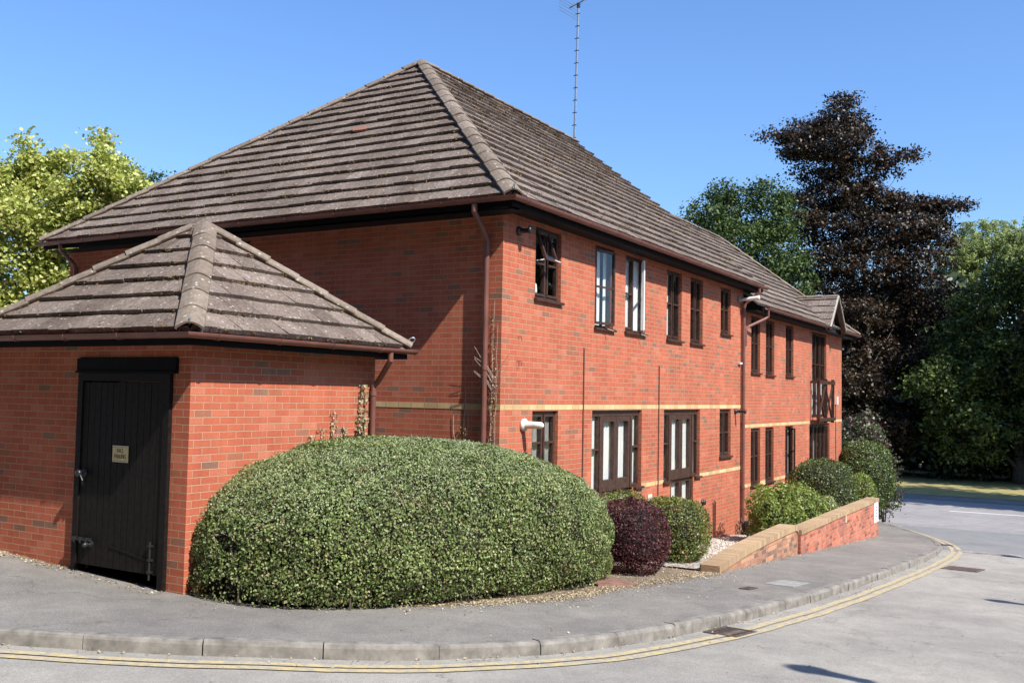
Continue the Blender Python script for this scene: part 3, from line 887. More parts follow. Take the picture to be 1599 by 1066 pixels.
def downpipe(parent, pts, r=.034, straps=()):
    bm = bmesh.new(); tube(bm, pts, r, 12)
    for s in straps:
        lathe(bm, (pts[-1][0], pts[-1][1], s - .03), (0, 0, 1), [(0, r + .001), (.001, r + .008), (.05, r + .008), (.051, r + .001)], 12)
    return obj('downpipe', bm, M['gutter'], parent, False)
downpipe(B, [(-.395, .22, 2.52), (-.395, .22, 2.42), (-.36, .22, 2.38), (-.12, .22, 2.16), (-.062, .22, 2.08), (-.062, .22, 1.9), (-.062, .22, -2.6)], .040, (2.0, .35, -1.4))
downpipe(B, [(-.395, 8.98, 2.52), (-.395, 8.98, 2.42), (-.1, 9.0, 2.2), (-.062, 9.0, 2.1), (-.062, 9.0, -2.2)], .036, (1.9,))
downpipe(B, [(10.66, -.395, 2.50), (10.66, -.395, 2.42), (10.65, -.36, 2.38), (10.61, -.10, 2.18), (10.60, -.062, 2.08), (10.60, -.062, -2.72), (10.60, -.062, -2.98)], .040, (1.95, -.55, -2.0))
downpipe(B, [(11.40, -.395, 2.08), (11.40, -.395, 1.92), (11.34, -.34, 1.87), (10.86, -.09, 1.66), (10.74, -.062, 1.60), (10.74, -.062, 1.2)], .033)
bm = bmesh.new(); box(bm, 10.5, 10.74, -.16, -.005, -3.2, -2.75); obj('drain_hopper', bm, M['black_iron'], B)
# thin conduits running down the front wall
for x, z0, z1 in ((2.50, -1.9, .73), (5.63, -1.9, .56), (20.35, -3.6, -.05)):
    bm = bmesh.new(); tube(bm, [(x, -.014, z0), (x, -.014, z1)], .011, 6); tube(bm, [(x, -.014, z1), (x, .02, z1 + .03)], .014, 6)
    obj('conduit', bm, M['gutter'], B)
for pts in ([(8.70, -.03, -3.1), (8.70, -.03, -2.21), (8.70, .02, -2.17)], [(8.79, -.03, -3.1), (8.79, -.03, -2.17), (8.79, .02, -2.13)]):
    bm = bmesh.new(); tube(bm, pts, .013, 6); obj('overflow_pipe', bm, M['black_iron'], B)
for x, z in ((.46, .80), (.42, .46), (.47, .46 - .0)):
    bm = bmesh.new(); tube(bm, [(x, .01, z), (x, -.05, z), (x, -.055, z - .06)], .006, 5); obj('hook', bm, M['gutter'], B)
# flue hood, vents and wall lamps
bm = bmesh.new(); lathe(bm, (.62, 0, -.42), (0, -1, 0), [(0, .085), (.04, .09), (.055, .055), (.06, .052), (.20, .050), (.30, .046), (.32, .030), (.33, .02)], 20)
tag(obj('flue', bm, M['white_plastic'], B, True), 'stubby white flue pipe beside the small window')
def dark_lamp(x, z, n=.16):
    bm = bmesh.new(); lathe(bm, (x, 0, z), (0, -1, 0), [(0, .062), (.03, .066), (.04, .045), (.05, .035), (n, .034), (n + .02, .05), (n + .05, .05), (n + .055, .03)], 16)
    return obj('wall_vent', bm, M['black_iron'], B, True)
dark_lamp(.40, 2.26); dark_lamp(10.18, -.28, .2); dark_lamp(8.05, -2.12, .02)
bm = bmesh.new(); lathe(bm, (10.42, -.03, 2.24), (.25, -1, .10), [(0, .03), (.1, .035), (.2, .045), (.38, .05), (.42, .06), (.44, .01)], 14); obj('camera_housing', bm, M['white_plastic'], B, True)
bm = bmesh.new(); box(bm, 10.30, 10.44, -.05, -.003, 2.18, 2.30); obj('camera_bracket', bm, M['grey_plastic'], B)
bm = bmesh.new(); box(bm, 10.36, 10.52, -.06, -.003, .78, .82); obj('pipe_clip', bm, M['white_plastic'], B)
bm = bmesh.new(); box(bm, 20.30, 20.46, -.07, -.003, -.12, .12); box(bm, 20.33, 20.43, -.074, -.0705, -.08, .08); obj('alarm_box', bm, M['white_plastic'], B)
bm = bmesh.new(); box(bm, 5.17, 5.35, -.012, -.003, -1.98, -1.74); s_ = obj('wall_notice', bm, simple('cream_sign', (.72, .66, .50), .5, .05), B)
bm = bmesh.new(); box(bm, 5.21, 5.31, -.0145, -.0125, -1.81, -1.79); box(bm, 5.20, 5.32, -.0145, -.0125, -1.87, -1.85); box(bm, 5.20, 5.32, -.0145, -.0125, -1.91, -1.89); obj('lettering', bm, M['grey_plastic'], s_)
# hip irons
def hip_iron(parent, p, d):
    bm = bmesh.new(); p = Vector(p); d = Vector(d).normalized()
    pts = [p - d * .10, p + d * .04]
    for k in range(9):
        a = k / 8 * 1.5 * pi
        pts.append(p + d * (.04 + .045 * math.sin(a)) + Vector((0, 0, .045 - .045 * math.cos(a))) * (1 - .05 * k))
    tube(bm, pts, .007, 6); obj('hip_iron', bm, M['steel'], parent)
hip_iron(roof, (E + .0, E + .0, Z1 + .06), (-1, -1, .3))

SUN_E, SKY_S, EXPO = 5.0, .110, .60
SKY_AIR, SKY_DUST, SKY_OZ = 1.25, 1.0, 4.5
SKY_TINT = (.80, 1.0, 1.30)
# ------------------------------------------------------------------ the small store with the black door
SX0, SX1, SY0, SY1 = -4.45, -1.53, .92, 4.22
S = empty('store_shed', ((SX0 + SX1) / 2, 2.5, gz(-3, 2.5)), 'small square brick store with pyramid tile roof and tall dark boarded door', 'shed')
SH = .46
DO = (1.20, 2.57, -2.3, .14)
SFR = lambda s, d, z: (s, SY0 + d, z)
SGB = lambda s, d, z: (SX0 + d, s, z)
obj('wall', wall_bm(SFR, SX0, SX1, -2.6, SH), M['brick'], S)
obj('wall', wall_bm(SGB, SY0, SY1, -2.6, SH, [DO], reveal=.14), M['brick'], S)
bm = wall_bm(lambda s, d, z: (SX1, s, z), SY0, SY1, -2.6, SH); obj('wall', bm, M['brick'], S)
bm = wall_bm(lambda s, d, z: (s, SY1, z), SX0, SX1, -2.6, SH); obj('wall', bm, M['brick'], S)
# frame stands proud of the brickwork
bm = bmesh.new()
box(bm, SX0 - .045, SX0 + .08, 1.17, 1.255, -2.06, .14); box(bm, SX0 - .045, SX0 + .08, 2.535, 2.615, -2.03, .14)
box(bm, SX0 - .045, SX0 + .08, 1.256, 2.534, .06, .14)
obj('door_frame', bm, M['door'], S)
bm = bmesh.new(); box(bm, SX0 - .035, SX0 + .02, 1.10, 2.66, .145, .30); box(bm, SX0 - .055, SX0 - .0355, 1.10, 2.66, .142, .165)
obj('lintel_board', bm, M['fascia'], S)
# boarded door: individual vertical boards, gap below
bm = bmesh.new(); y = 1.262; k = 0
while y < 2.52:
    w_ = .098
    box(bm, SX0 - .030 + .0015 * (k % 2), SX0 + .015, y, min(y + w_ - .006, 2.528), -1.88, .045)
    y += w_; k += 1
box(bm, SX0 - .018, SX0 + .010, 1.262, 2.528, -1.879, .044)
door = obj('door', bm, M['door'], S)
bm = bmesh.new(); box(bm, SX0 + .0, SX0 + .01, 1.30, 2.0, .047, .058); obj('gap_strip', bm, simple('raw_timber', (.45, .22, .10), .8), S)
bm = bmesh.new()
def pan(bm, y, z, s=1.):
    lathe(bm, (SX0 - .03, y, z), (-1, 0, 0), [(0, .045 * s), (.012, .045 * s), (.016, .02 * s), (.05, .018 * s), (.055, .035 * s), (.085, .040 * s), (.10, .028 * s), (.104, .005)], 14)
pan(bm, 2.46, -.92)
door_knob = obj('handle', bm, M['black_iron'], door, True)
bm = bmesh.new(); tube(bm, [(SX0 - .08, 2.49, -.90), (SX0 - .10, 2.44, -.93), (SX0 - .10, 2.40, -.99), (SX0 - .07, 2.43, -1.04), (SX0 - .05, 2.47, -1.0)], .010, 8); obj('ring', bm, M['black_iron'], door)
bm = bmesh.new()
box(bm, SX0 - .050, SX0 - .031, 2.30, 2.60, -1.64, -1.60); tube(bm, [(SX0 - .065, 2.60, -1.62), (SX0 - .065, 2.28, -1.62)], .012, 8)
for yy in (2.32, 2.42, 2.52): box(bm, SX0 - .082, SX0 - .0505, yy, yy + .022, -1.65, -1.595)
pan(bm, 2.30, -1.66, .7)
obj('bolt', bm, M['black_iron'], door)
bm = bmesh.new(); tube(bm, [(SX0 - .055, 1.36, -1.55), (SX0 - .055, 1.36, -1.93)], .010, 8)
for z in (-1.60, -1.74, -1.86): box(bm, SX0 - .066, SX0 - .0305, 1.335, 1.385, z, z + .02)
obj('bolt', bm, M['black_iron'], door)
bm = bmesh.new(); bar(bm, (SX0 - .034, 1.35, -1.75), (SX0 - .034, 2.0, -1.655), .02, .006, (1, 0, 0)); obj('scratched_batten', bm, M['door'], door)
# NO PARKING notice
sy, sz = 1.89, -.695
bm = bmesh.new(); box(bm, SX0 - .040, SX0 - .0305, sy - .12, sy + .12, sz - .085, sz + .085)
nt = obj('notice', bm, simple('aged_cream_plate', (.66, .54, .28), .5, .14, 12.), door)
tag(nt, 'small cream NO PARKING plate')
bm = bmesh.new()
for a_ in ((-.112, .112, .068, .073), (-.112, .112, -.073, -.068)): box(bm, SX0 - .042, SX0 - .0405, sy + a_[0], sy + a_[1], sz + a_[2], sz + a_[3])
obj('border', bm, M['grey_plastic'], nt)
def text(name, body, loc, rot, size, mat, parent, extr=.0008, sx=1.):
    cu = bpy.data.curves.new(name, 'FONT'); cu.body = body; cu.size = size; cu.extrude = extr; cu.align_x = 'CENTER'; cu.align_y = 'CENTER'
    tmp = bpy.data.objects.new(name + '_tmp', cu); col.objects.link(tmp)
    dg = bpy.context.evaluated_depsgraph_get(); me = bpy.data.meshes.new_from_object(tmp.evaluated_get(dg))
    bpy.data.objects.remove(tmp)
    me.transform(Matrix.Translation(Vector(loc)) @ rot.to_4x4() @ Matrix.Diagonal((sx, 1, 1, 1)))
    me.materials.clear()
    return link_mesh(name, me, mat, parent)
# text plane faces -x: local x -> -y, local y -> +z, local z -> -x
RW = Matrix(((0, 0, -1), (-1, 0, 0), (0, 1, 0)))
ink = simple('faded_ink', (.09, .06, .035), .6)
text('lettering', 'NO', (SX0 - .0415, sy, sz + .032), RW, .062, ink, nt)
text('lettering', 'PARKING', (SX0 - .0415, sy, sz - .028), RW, .062, ink, nt, sx=.72)

# roof of the store
e = .30; zS = .555
a0, a1, b0, b1 = SX0 - e, SX1 + e - .02, SY0 - e, SY1 + .18
apx = (SX0 + SX1) / 2; zA = 1.94
A1 = (apx, 2.40, zA); A2 = (apx, 2.62, zA)
bm = bmesh.new(); bu = bmesh.new()
roof_plane(bm, bu, (a0, b0, zS), (a1, b0, zS), [A1], 21)
roof_plane(bm, bu, (a0, b1, zS), (a0, b0, zS), [A1, A2], 22)
roof_plane(bm, bu, (a1, b0, zS), (a1, b1, zS), [A2, A1], 23)
roof_plane(bm, bu, (a1, b1, zS), (a0, b1, zS), [A2], 24)
sr = obj('roof', bm, M['tile'], S); obj('roof_boarding', bu, M['underlay'], sr)
bm = bmesh.new(); bed = bmesh.new()
for i, (p, q) in enumerate((((a0, b0, zS), A1), ((a1, b0, zS), A1), ((a0, b1, zS), A2), ((a1, b1, zS), A2))):
    caps(bm, p, q, w=.135, h=.08, seg=.40, seed=30 + i, bed=bed)
lathe(bm, (apx, 2.5, zA - .08), (0, 0, 1), [(0, .15), (.08, .13), (.125, .06), (.13, .01)], 12)
obj('ridge_tiles', bm, M['ridge'], sr); obj('mortar_bedding', bed, M['mortar_bed'], sr)
hip_iron(sr, (a0 + .02, b0 + .02, zS + .05), (-1, -1, .2)); hip_iron(sr, (a1 - .0, b0 + .0, zS + .06), (1, -1, .3))
gutter(S, [(a0 - .055, b1 + .06, zS - .02), (a0 - .055, b0 - .055, zS - .02), (a1 + .08, b0 - .055, zS - .02)], clips=.85)
bm = bmesh.new()
box(bm, a0 + .012, a0 + .035, b0 + .012, b1, .415, .53); box(bm, a0 + .036, a1 - .02, b0 + .012, b0 + .035, .415, .53); box(bm, a1 - .019, a1 + .0, b0 + .012, b1, .415, .53)
box(bm, a0 + .036, SX0 - .001, b0 + .036, b1, .43, .445); box(bm, SX0, a1 - .02, b0 + .036, SY0 - .001, .43, .445); box(bm, SX1 + .001, a1 - .02, SY0, b1, .43, .445)
obj('fascia', bm, M['fascia'], S)
downpipe(S, [(-1.68, b0 - .055, .48), (-1.68, b0 - .055, .38), (-1.67, b0 - .01, .33), (-1.60, .80, .14), (-1.62, .865, .06), (-1.62, .865, -.1), (-1.62, .865, -2.2)], .034, (-.02,))

# ------------------------------------------------------------------ garden walls with brick-on-edge coping
def garden_wall(label, mat, prof, y0, y1, over=.02, cop=.11, foot=.4):
    """prof = [(x, top z)], front face at y0"""
    w = empty('garden_wall', (prof[0][0], (y0 + y1) / 2, gz(prof[0][0], y0)), label, 'wall', 'low garden walls along the pavement')
    bm = bmesh.new(); uvl = bm.loops.layers.uv.new('UVMap')
    def face(pts, uv): uvquad(bm, uvl, pts, uv)
    for (xa, za), (xb, zb) in zip(prof, prof[1:]):
        ga, gb = gz(xa, y0) - foot, gz(xb, y0) - foot
        ta, tb = za - cop, zb - cop
        face([(xa, y0, ga), (xb, y0, gb), (xb, y0, tb), (xa, y0, ta)], [(xa, ga), (xb, gb), (xb, tb), (xa, ta)])
        face([(xb, y1, gb), (xa, y1, ga), (xa, y1, ta), (xb, y1, tb)], [(xb, gb), (xa, ga), (xa, ta), (xb, tb)])
    for x, z, fl in ((prof[0][0], prof[0][1], 1), (prof[-1][0], prof[-1][1], 0)):
        g_ = gz(x, y0) - foot
        face([(x, y1, g_), (x, y0, g_), (x, y0, z - cop), (x, y1, z - cop)], [(y1, g_), (y0, g_), (y0, z - cop), (y1, z - cop)])
    obj('brickwork', bm, mat, w)
    bm = bmesh.new(); uvl = bm.loops.layers.uv.new('UVMap')
    yo0, yo1 = y0 - over, y1 + over
    dist = 0.
    for i, ((xa, za), (xb, zb)) in enumerate(zip(prof, prof[1:])):
        L = math.hypot(xb - xa, zb - za); u0, u1 = dist, dist + L; dist += L
        def q(pts, vs): uvquad(bm, uvl, pts, [(u0, vs[0]), (u1, vs[0]), (u1, vs[1]), (u0, vs[1])])
        q([(xa, yo0, za - cop), (xb, yo0, zb - cop), (xb, yo0, zb), (xa, yo0, za)], (.01, .10))
        q([(xa, yo0, za), (xb, yo0, zb), (xb, yo1, zb), (xa, yo1, za)], (.02, .20))
        q([(xb, yo1, zb - cop), (xa, yo1, za - cop), (xa, yo1, za), (xb, yo1, zb)], (.01, .10))
        q([(xa, yo1, za - cop), (xb, yo1, zb - cop), (xb, yo0, zb - cop), (xa, yo0, za - cop)], (.01, .10))
    for x, z in (prof[0], prof[-1]):
        uvquad(bm, uvl, [(x, yo1, z - cop), (x, yo0, z - cop), (x, yo0, z), (x, yo1, z)], [(0, .01), (.06, .01), (.06, .1), (0, .1)])
    obj('coping', bm, M['coping'], w)
    return w
garden_wall('low garden wall starting at the gravel bed, brown weathered face with buff coping that dips at its near end', M['brick_stained'],
            [(2.62, -2.42), (3.2, -2.385), (4.0, -2.33), (5.0, -2.30), (6.0, -2.285), (6.95, -2.28), (7.08, -2.31), (7.14, -2.36)], -2.16, -1.90, cop=.105)
garden_wall('red brick garden wall nearer the junction, with a white plate on its far end', M['brick_wall2'],
            [(7.20, -2.40), (11.0, -2.41), (15.05, -2.44)], -2.20, -1.94, cop=.085)
sp = empty('wall_sign', (14.7, -2.2, -3.0), 'white square plate with mauve marks fixed to the far end of the red garden wall', 'sign')
bm = bmesh.new(); box(bm, 14.42, 14.96, -2.216, -2.203, -3.02, -2.50); obj('plate', bm, M['white_paint'], sp)
bm = bmesh.new()
for k in range(4): box(bm, 14.62, 14.76, -2.2185, -2.2165, -2.66 - k * .075, -2.62 - k * .075)
obj('marks', bm, simple('mauve_ink', (.30, .20, .42), .6), sp)
tg = bmesh.new(); box(tg, 11.05, 11.17, -2.215, -2.202, -2.66, -2.50)
tag(obj('wall_plaque', tg, simple('buff_plaque', (.62, .48, .32), .7), None), 'tiny buff plaque on the middle of the red garden wall', 'plaque')

# ------------------------------------------------------------------ ground, roads, pavement, kerb
kerb = [(-18., 26.), (-13., 14.), (-10.4, 8.), (-8.9, 4.8), (-7.7, 2.4), (-7.05, 1.15), (-6.64, .43), (-6.36, -.07), (-6.0, -.70), (-5.57, -1.27), (-5.02, -1.97), (-4.37, -2.50), (-3.68, -2.90), (-2.8, -3.18), (-1.72, -3.40),
        (.08, -3.62), (2.62, -3.80), (6.69, -3.95), (10.2, -4.0), (12.2, -3.95), (14.1, -3.76), (16.4, -3.25), (17.9, -2.75), (20.3, -1.9), (21.8, -1.28), (23.0, -.4), (23.8, 1.0), (24.3, 3.), (24.5, 7.), (24.6, 14.), (24.7, 26.)]
def catmull(P, sub=8):
    out = []
    n = len(P)
    for i in range(n - 1):
        p0, p1, p2, p3 = (np.array(P[max(i - 1, 0)]), np.array(P[i]), np.array(P[i + 1]), np.array(P[min(i + 2, n - 1)]))
        for k in range(sub):
            t = k / sub
            out.append(.5 * ((2 * p1) + (-p0 + p2) * t + (2 * p0 - 5 * p1 + 4 * p2 - p3) * t * t + (-p0 + 3 * p1 - 3 * p2 + p3) * t ** 3))
    out.append(np.array(P[-1], float))
    return np.array(out)
def resample(P, step):
    d = np.r_[0, np.cumsum(np.hypot(*np.diff(P, axis=0).T))]
    n = int(d[-1] / step); s = np.linspace(0, d[-1], n + 1)
    return np.c_[np.interp(s, d, P[:, 0]), np.interp(s, d, P[:, 1])], s
KC, KS = resample(catmull(kerb), .2)
tan = np.gradient(KC, axis=0); tan /= np.linalg.norm(tan, axis=1)[:, None]
NRM = np.c_[tan[:, 1], -tan[:, 0]]          # towards the road
c_ = KC[len(KC) // 2]
if NRM[len(KC) // 2][1] > 0: NRM = -NRM

def grid_sheet(name, xs, ys, off, mat, kind='structure'):
    bm = bmesh.new()
    V = [[bm.verts.new((x, y, gz(x, y) + off)) for x in xs] for y in ys]
    for j in range(len(ys) - 1):
        for i in range(len(xs) - 1): bm.faces.new((V[j][i], V[j][i + 1], V[j + 1][i + 1], V[j + 1][i]))
    return tag(obj(name, bm, mat, None, True), kind=kind)
xs_g = [-450, -200, -100, -60, -40, -20] + list(np.arange(-10, 34, 2.)) + [40, 60, 90, 150, 250, 500]
ys_g = [-500, -200, -60, -20, 0, 1.2, 4, 8, 12, 20, 60, 200, 500]
grid_sheet('ground', xs_g, ys_g, -.30, M['ground'])
grid_sheet('road', list(np.arange(-60, 24.1, 1.)), list(np.arange(-10, 1.2, 1.)) + [1.2] + list(np.arange(2, 8.1, 1.)) + [20, 40], -KERB, M['road'])
grid_sheet('main_road', list(np.arange(23.4, 37.01, .8)), [-80, -40, -20, -10, 0, 1.2, 8, 20, 40, 80], -KERB + .004, M['road_far'])
grid_sheet('road_patch', list(np.arange(13.75, 23.39, .5)), list(np.arange(-9.6, -.9, 1.)), -KERB + .004, M['road_dark'])
grid_sheet('grass_verge', list(np.arange(39.42, 49.1, 1.)) + [60, 80, 100], [-80, -30, -10, 0, 10, 30, 80], -KERB + .03, M['verge_grass'])
grid_sheet('footpath', [37.0, 38.2, 39.4], [-80, -30, -10, 0, 10, 30, 80], -KERB + .02, M['pave'])
grid_sheet('footpath', list(np.arange(-60, 20.1, 2.)), [-12.5, -11.2, -9.9], .0, M['pave'])

# pavement: fan of rings from the kerb to a point under the building
bm = bmesh.new()
ctr = np.array([4., 9.])
fr = [0, .02, .05, .09, .14, .2, .27, .35, .45, .57, .70, .85]
rows = []
inner = KC - NRM * .125
for p in inner:
    rows.append([bm.verts.new((*(p + (ctr - p) * f), gz(*(p + (ctr - p) * f)) + .0)) for f in fr])
for a, b in zip(rows, rows[1:]):
    for k in range(len(fr) - 1): bm.faces.new((a[k], b[k], b[k + 1], a[k + 1]))
bmesh.ops.recalc_face_normals(bm, faces=bm.faces)
tag(obj('pavement', bm, M['pave'], None, True), kind='structure')
# kerb stones, .91 m long, with a chamfer and open joints
bm = bmesh.new()
def kp(s, off, z):
    x = np.interp(s, KS, KC[:, 0]); y = np.interp(s, KS, KC[:, 1]); nx = np.interp(s, KS, NRM[:, 0]); ny = np.interp(s, KS, NRM[:, 1])
    return (x + nx * off, y + ny * off, gz(x + nx * off, y + ny * off) + z)
s = .3; rk = random.Random(4)
while s < KS[-1] - 1:
    L = .914; j = rk.uniform(-.006, .006); jo = rk.uniform(-.006, .006); g = rk.choice((.004, .006, .010, .014))
    lo = kp(s, 0, 0)
    drop = 0.
    rows = []
    for k in range(6):
        ss = s + g / 2 + (L - g) * k / 5
        prof = [(-.127, .004 + j), (-.03, .006 + j), (-.006, -.004 + j), (.006 + jo, -.026), (.014 + jo, -KERB - .03)]
        rows.append([bm.verts.new(kp(ss, o, z)) for o, z in prof])
    for a, b in zip(rows, rows[1:]):
        for k in range(4): bm.faces.new((a[k], b[k], b[k + 1], a[k + 1]))
    for rr in (rows[0], rows[-1]):
        bot = bm.verts.new((rr[0].co.x, rr[0].co.y, rr[4].co.z)); bm.faces.new((*rr, bot))
    s += L
bmesh.ops.recalc_face_normals(bm, faces=bm.faces)
tag(obj('kerb', bm, M['kerb'], None), kind='structure')
def stripe(name, o0, o1, s0, s1, mat, z=-KERB + .008, step=.25, wav=.008):
    bm = bmesh.new(); prev = None
    for s in np.arange(s0, s1, step):
        w1 = wav * math.sin(s * 3.1) + wav * .6 * math.sin(s * 7.7)
        c = (bm.verts.new(kp(s, o0 + w1, z)), bm.verts.new(kp(s, o1 + w1, z)))
        if prev: bm.faces.new((prev[0], c[0], c[1], prev[1]))
        prev = c
    bmesh.ops.recalc_face_normals(bm, faces=bm.faces)
    return tag(obj(name, bm, mat, None), kind='structure')
iC = int(np.argmin(np.hypot(KC[:, 0] - 24.3, KC[:, 1] - 3)))
stripe('road_marking', .20, .300, 1, KS[iC], M['yellow']); stripe('road_marking', .345, .445, 1, KS[iC], M['yellow'])
# road level follows the kerb line height: shift small offsets are inside 4 mm
def flat_quad(name, pts, off, mat, kind='structure', parent=None):
    bm = bmesh.new(); bm.faces.new([bm.verts.new((x, y, gz(x, y) + off)) for x, y in pts])
    bmesh.ops.recalc_face_normals(bm, faces=bm.faces)
    return tag(obj(name, bm, mat, parent), kind=kind)
for y0, y1 in ((-2.0, -8.0), (-14., -20.), (10., 4.)): flat_quad('road_marking', [(31.7, y0), (31.9, y0), (32.1, y1), (31.9, y1)], -KERB + .010, M['white_line'])
# row of setts across the mouth of the side road
bm = bmesh.new(); rs = random.Random(9); y = -9.5
while y < -4.12:
    for x in (13.32, 13.54):
        j = rs.uniform(-.004, .008); zz = gz(x, y) - KERB
        box(bm, x + rs.uniform(0, .01), x + .20, y, y + .10 - .014, zz - .05, zz + .008 + j)
    y += .10
tag(obj('sett_row', bm, simple('grey_setts', (.26, .245, .23), .9, .3, 3., .3), None), kind='structure')

# covers and drain
def cover(name, label, cat, cx, cy, lx, ly, rot, base_off, mat, bars=0, round_=False):
    z0 = gz(cx, cy) + base_off
    root = empty(name, (cx, cy, z0), label, cat)
    R = Matrix.Rotation(rot, 3, 'Z'); sl = Matrix.Rotation(math.atan(.07), 3, 'Y')
    def T(bm):
        bmesh.ops.rotate(bm, verts=bm.verts, cent=(0, 0, 0), matrix=sl @ R); bmesh.ops.translate(bm, verts=bm.verts, vec=(cx, cy, z0))
    bm = bmesh.new(); f = .035
    for a in ((-lx / 2, lx / 2, -ly / 2, -ly / 2 + f), (-lx / 2, lx / 2, ly / 2 - f, ly / 2), (-lx / 2, -lx / 2 + f, -ly / 2 + f, ly / 2 - f), (lx / 2 - f, lx / 2, -ly / 2 + f, ly / 2 - f)):
        box(bm, *a, -.03, .008)
    T(bm); obj('frame', bm, mat, root)
    bm = bmesh.new()
    if bars:
        box(bm, -lx / 2 + f, lx / 2 - f, -ly / 2 + f, ly / 2 - f, -.03, -.025)
        for i in range(bars):
            x = -lx / 2 + f + (lx - 2 * f) * (i + .5) / bars
            box(bm, x - .010, x + .010, -ly / 2 + f, ly / 2 - f, -.02, .004)
        box(bm, -lx / 2 + f, lx / 2 - f, -.012, .012, -.02, .002)
    else:
        box(bm, -lx / 2 + f + .006, lx / 2 - f - .006, -ly / 2 + f + .006, ly / 2 - f - .006, -.03, .005)
        n = int(lx / .06)
        for i in range(n):
            for j_ in range(int(ly / .06)):
                x = -lx / 2 + .06 + i * .056; y_ = -ly / 2 + .06 + j_ * .056
                if x < lx / 2 - .06 and y_ < ly / 2 - .06: box(bm, x, x + .03, y_, y_ + .03, .005, .009)
    T(bm); obj('grate' if bars else 'lid', bm, mat, root)
    return root
iron = simple('rusty_cast_iron', (.085, .062, .052), .7, .35, 18., .3)
cover('drain_grate', 'slotted rusty drain grate in the gutter on the yellow lines', 'drain', -1.50, -3.66, .50, .36, -.13, -KERB + .006, iron, bars=11)
cover('drain_grate', 'far drain grate against the kerb where the road bends into the junction', 'drain', 15.3, -3.72, .50, .34, .25, -KERB + .006, iron, bars=10)
cover('manhole_cover', 'rusty rectangular manhole cover in the middle of the side road', 'manhole cover', 8.75, -4.78, .72, .62, -.1, -KERB + .006, simple('brown_cast_iron', (.13, .09, .08), .8, .3, 14., .3))
cover('service_cover', 'little iron stopcock cover in the pavement beside the pale concrete patch', 'cover', 1.30, -3.0, .30, .14, -.1, .003, iron)
bm = bmesh.new(); R_ = Matrix.Rotation(-.07, 3, 'Z'); vs = box(bm, -.34, .34, -.20, .20, -.04, .006)
bmesh.ops.rotate(bm, verts=bm.verts, cent=(0, 0, 0), matrix=Matrix.Rotation(math.atan(.07), 3, 'Y') @ R_); bmesh.ops.translate(bm, verts=bm.verts, vec=(2.35, -3.22, gz(2.35, -3.22)))
tag(obj('concrete_patch', bm, simple('pale_concrete', (.27, .27, .25), .9, .15, 10., .2), None), 'pale concrete square let into the pavement', 'paving slab')
bm = bmesh.new(); vs = box(bm, -.30, .30, -.28, .28, -.04, .035)
bmesh.ops.rotate(bm, verts=bm.verts, cent=(0, 0, 0), matrix=Matrix.Rotation(math.atan(.07), 3, 'Y') @ Matrix.Rotation(-.5, 3, 'Z')); bmesh.ops.translate(bm, verts=bm.verts, vec=(.10, -1.52, gz(.10, -1.52)))
tag(obj('clay_slab', bm, simple('terracotta_slab', (.22, .115, .085), .85, .2, 9., .3), None), 'reddish slab on the ground between the big hedge and the purple shrub', 'paving slab')

# planting strip soil, gravel bed
def sheet(name, outer, off, mat, y_in):
    bm = bmesh.new(); prev = None
    P_, _ = resample(catmull(outer, 6), .25)
    for p in P_:
        c = [bm.verts.new((p[0], y, gz(p[0], y) + off)) for y in np.linspace(p[1], y_in(p[0]), 5)]
        if prev:
            for k in range(4): bm.faces.new((prev[k], c[k], c[k + 1], prev[k + 1]))
        prev = c
    bmesh.ops.recalc_face_normals(bm, faces=bm.faces)
    return tag(obj(name, bm, mat, None, True), kind='structure')
sheet('planting_bed', [(-4.44, .90), (-4.25, .55), (-4.0, -.05), (-3.4, -.72), (-2.8, -1.18), (-2.0, -1.60), (-1.1, -1.78), (-.2, -1.76), (.8, -1.90), (1.8, -1.95), (2.6, -2.0)], .006, M['soil'], lambda x: .91 if x < -1.5 else -.01)
flat = lambda x: -.012
sheet('gravel_bed', [(2.62, -1.92), (5, -1.92), (8, -1.92), (12, -1.93), (15.1, -1.93)], .03, M['gravel'], lambda x: -.012)

def leaves(name, pts, nrm, size, mat, parent, jitter=.8, aspect=.55, svar=.35, fold=True, seed=0):
    """one small folded leaf per point"""
    r = np.random.RandomState(seed); n = len(pts)
    d = nrm + jitter * r.normal(size=(n, 3)); d /= np.linalg.norm(d, axis=1)[:, None]
    t = np.cross(d, r.normal(size=(n, 3))); t /= np.linalg.norm(t, axis=1)[:, None] + 1e-9
    b = np.cross(d, t)
    s = size * (1 + svar * r.uniform(-1, 1, n))[:, None]
    h = t * s * .5; w = b * s * .5 * aspect
    co = np.empty((n, 4, 3))
    co[:, 0] = pts - h; co[:, 1] = pts + w - h * .1 + d * s * .08; co[:, 2] = pts + h - d * s * .06; co[:, 3] = pts - w - h * .1 + d * s * .08
    return quads_mesh(name, co.reshape(-1, 3), mat, parent)

rg = np.random.RandomState(5)
n = 9000
px = rg.uniform(4.2, 10.9, n); py = rg.uniform(-1.9, -.03, n)
keep = ~((px > 8.2) & (py < -.7)); px, py = px[keep], py[keep]
pz = np.array([gz(a, b) for a, b in zip(px, py)]) + .035
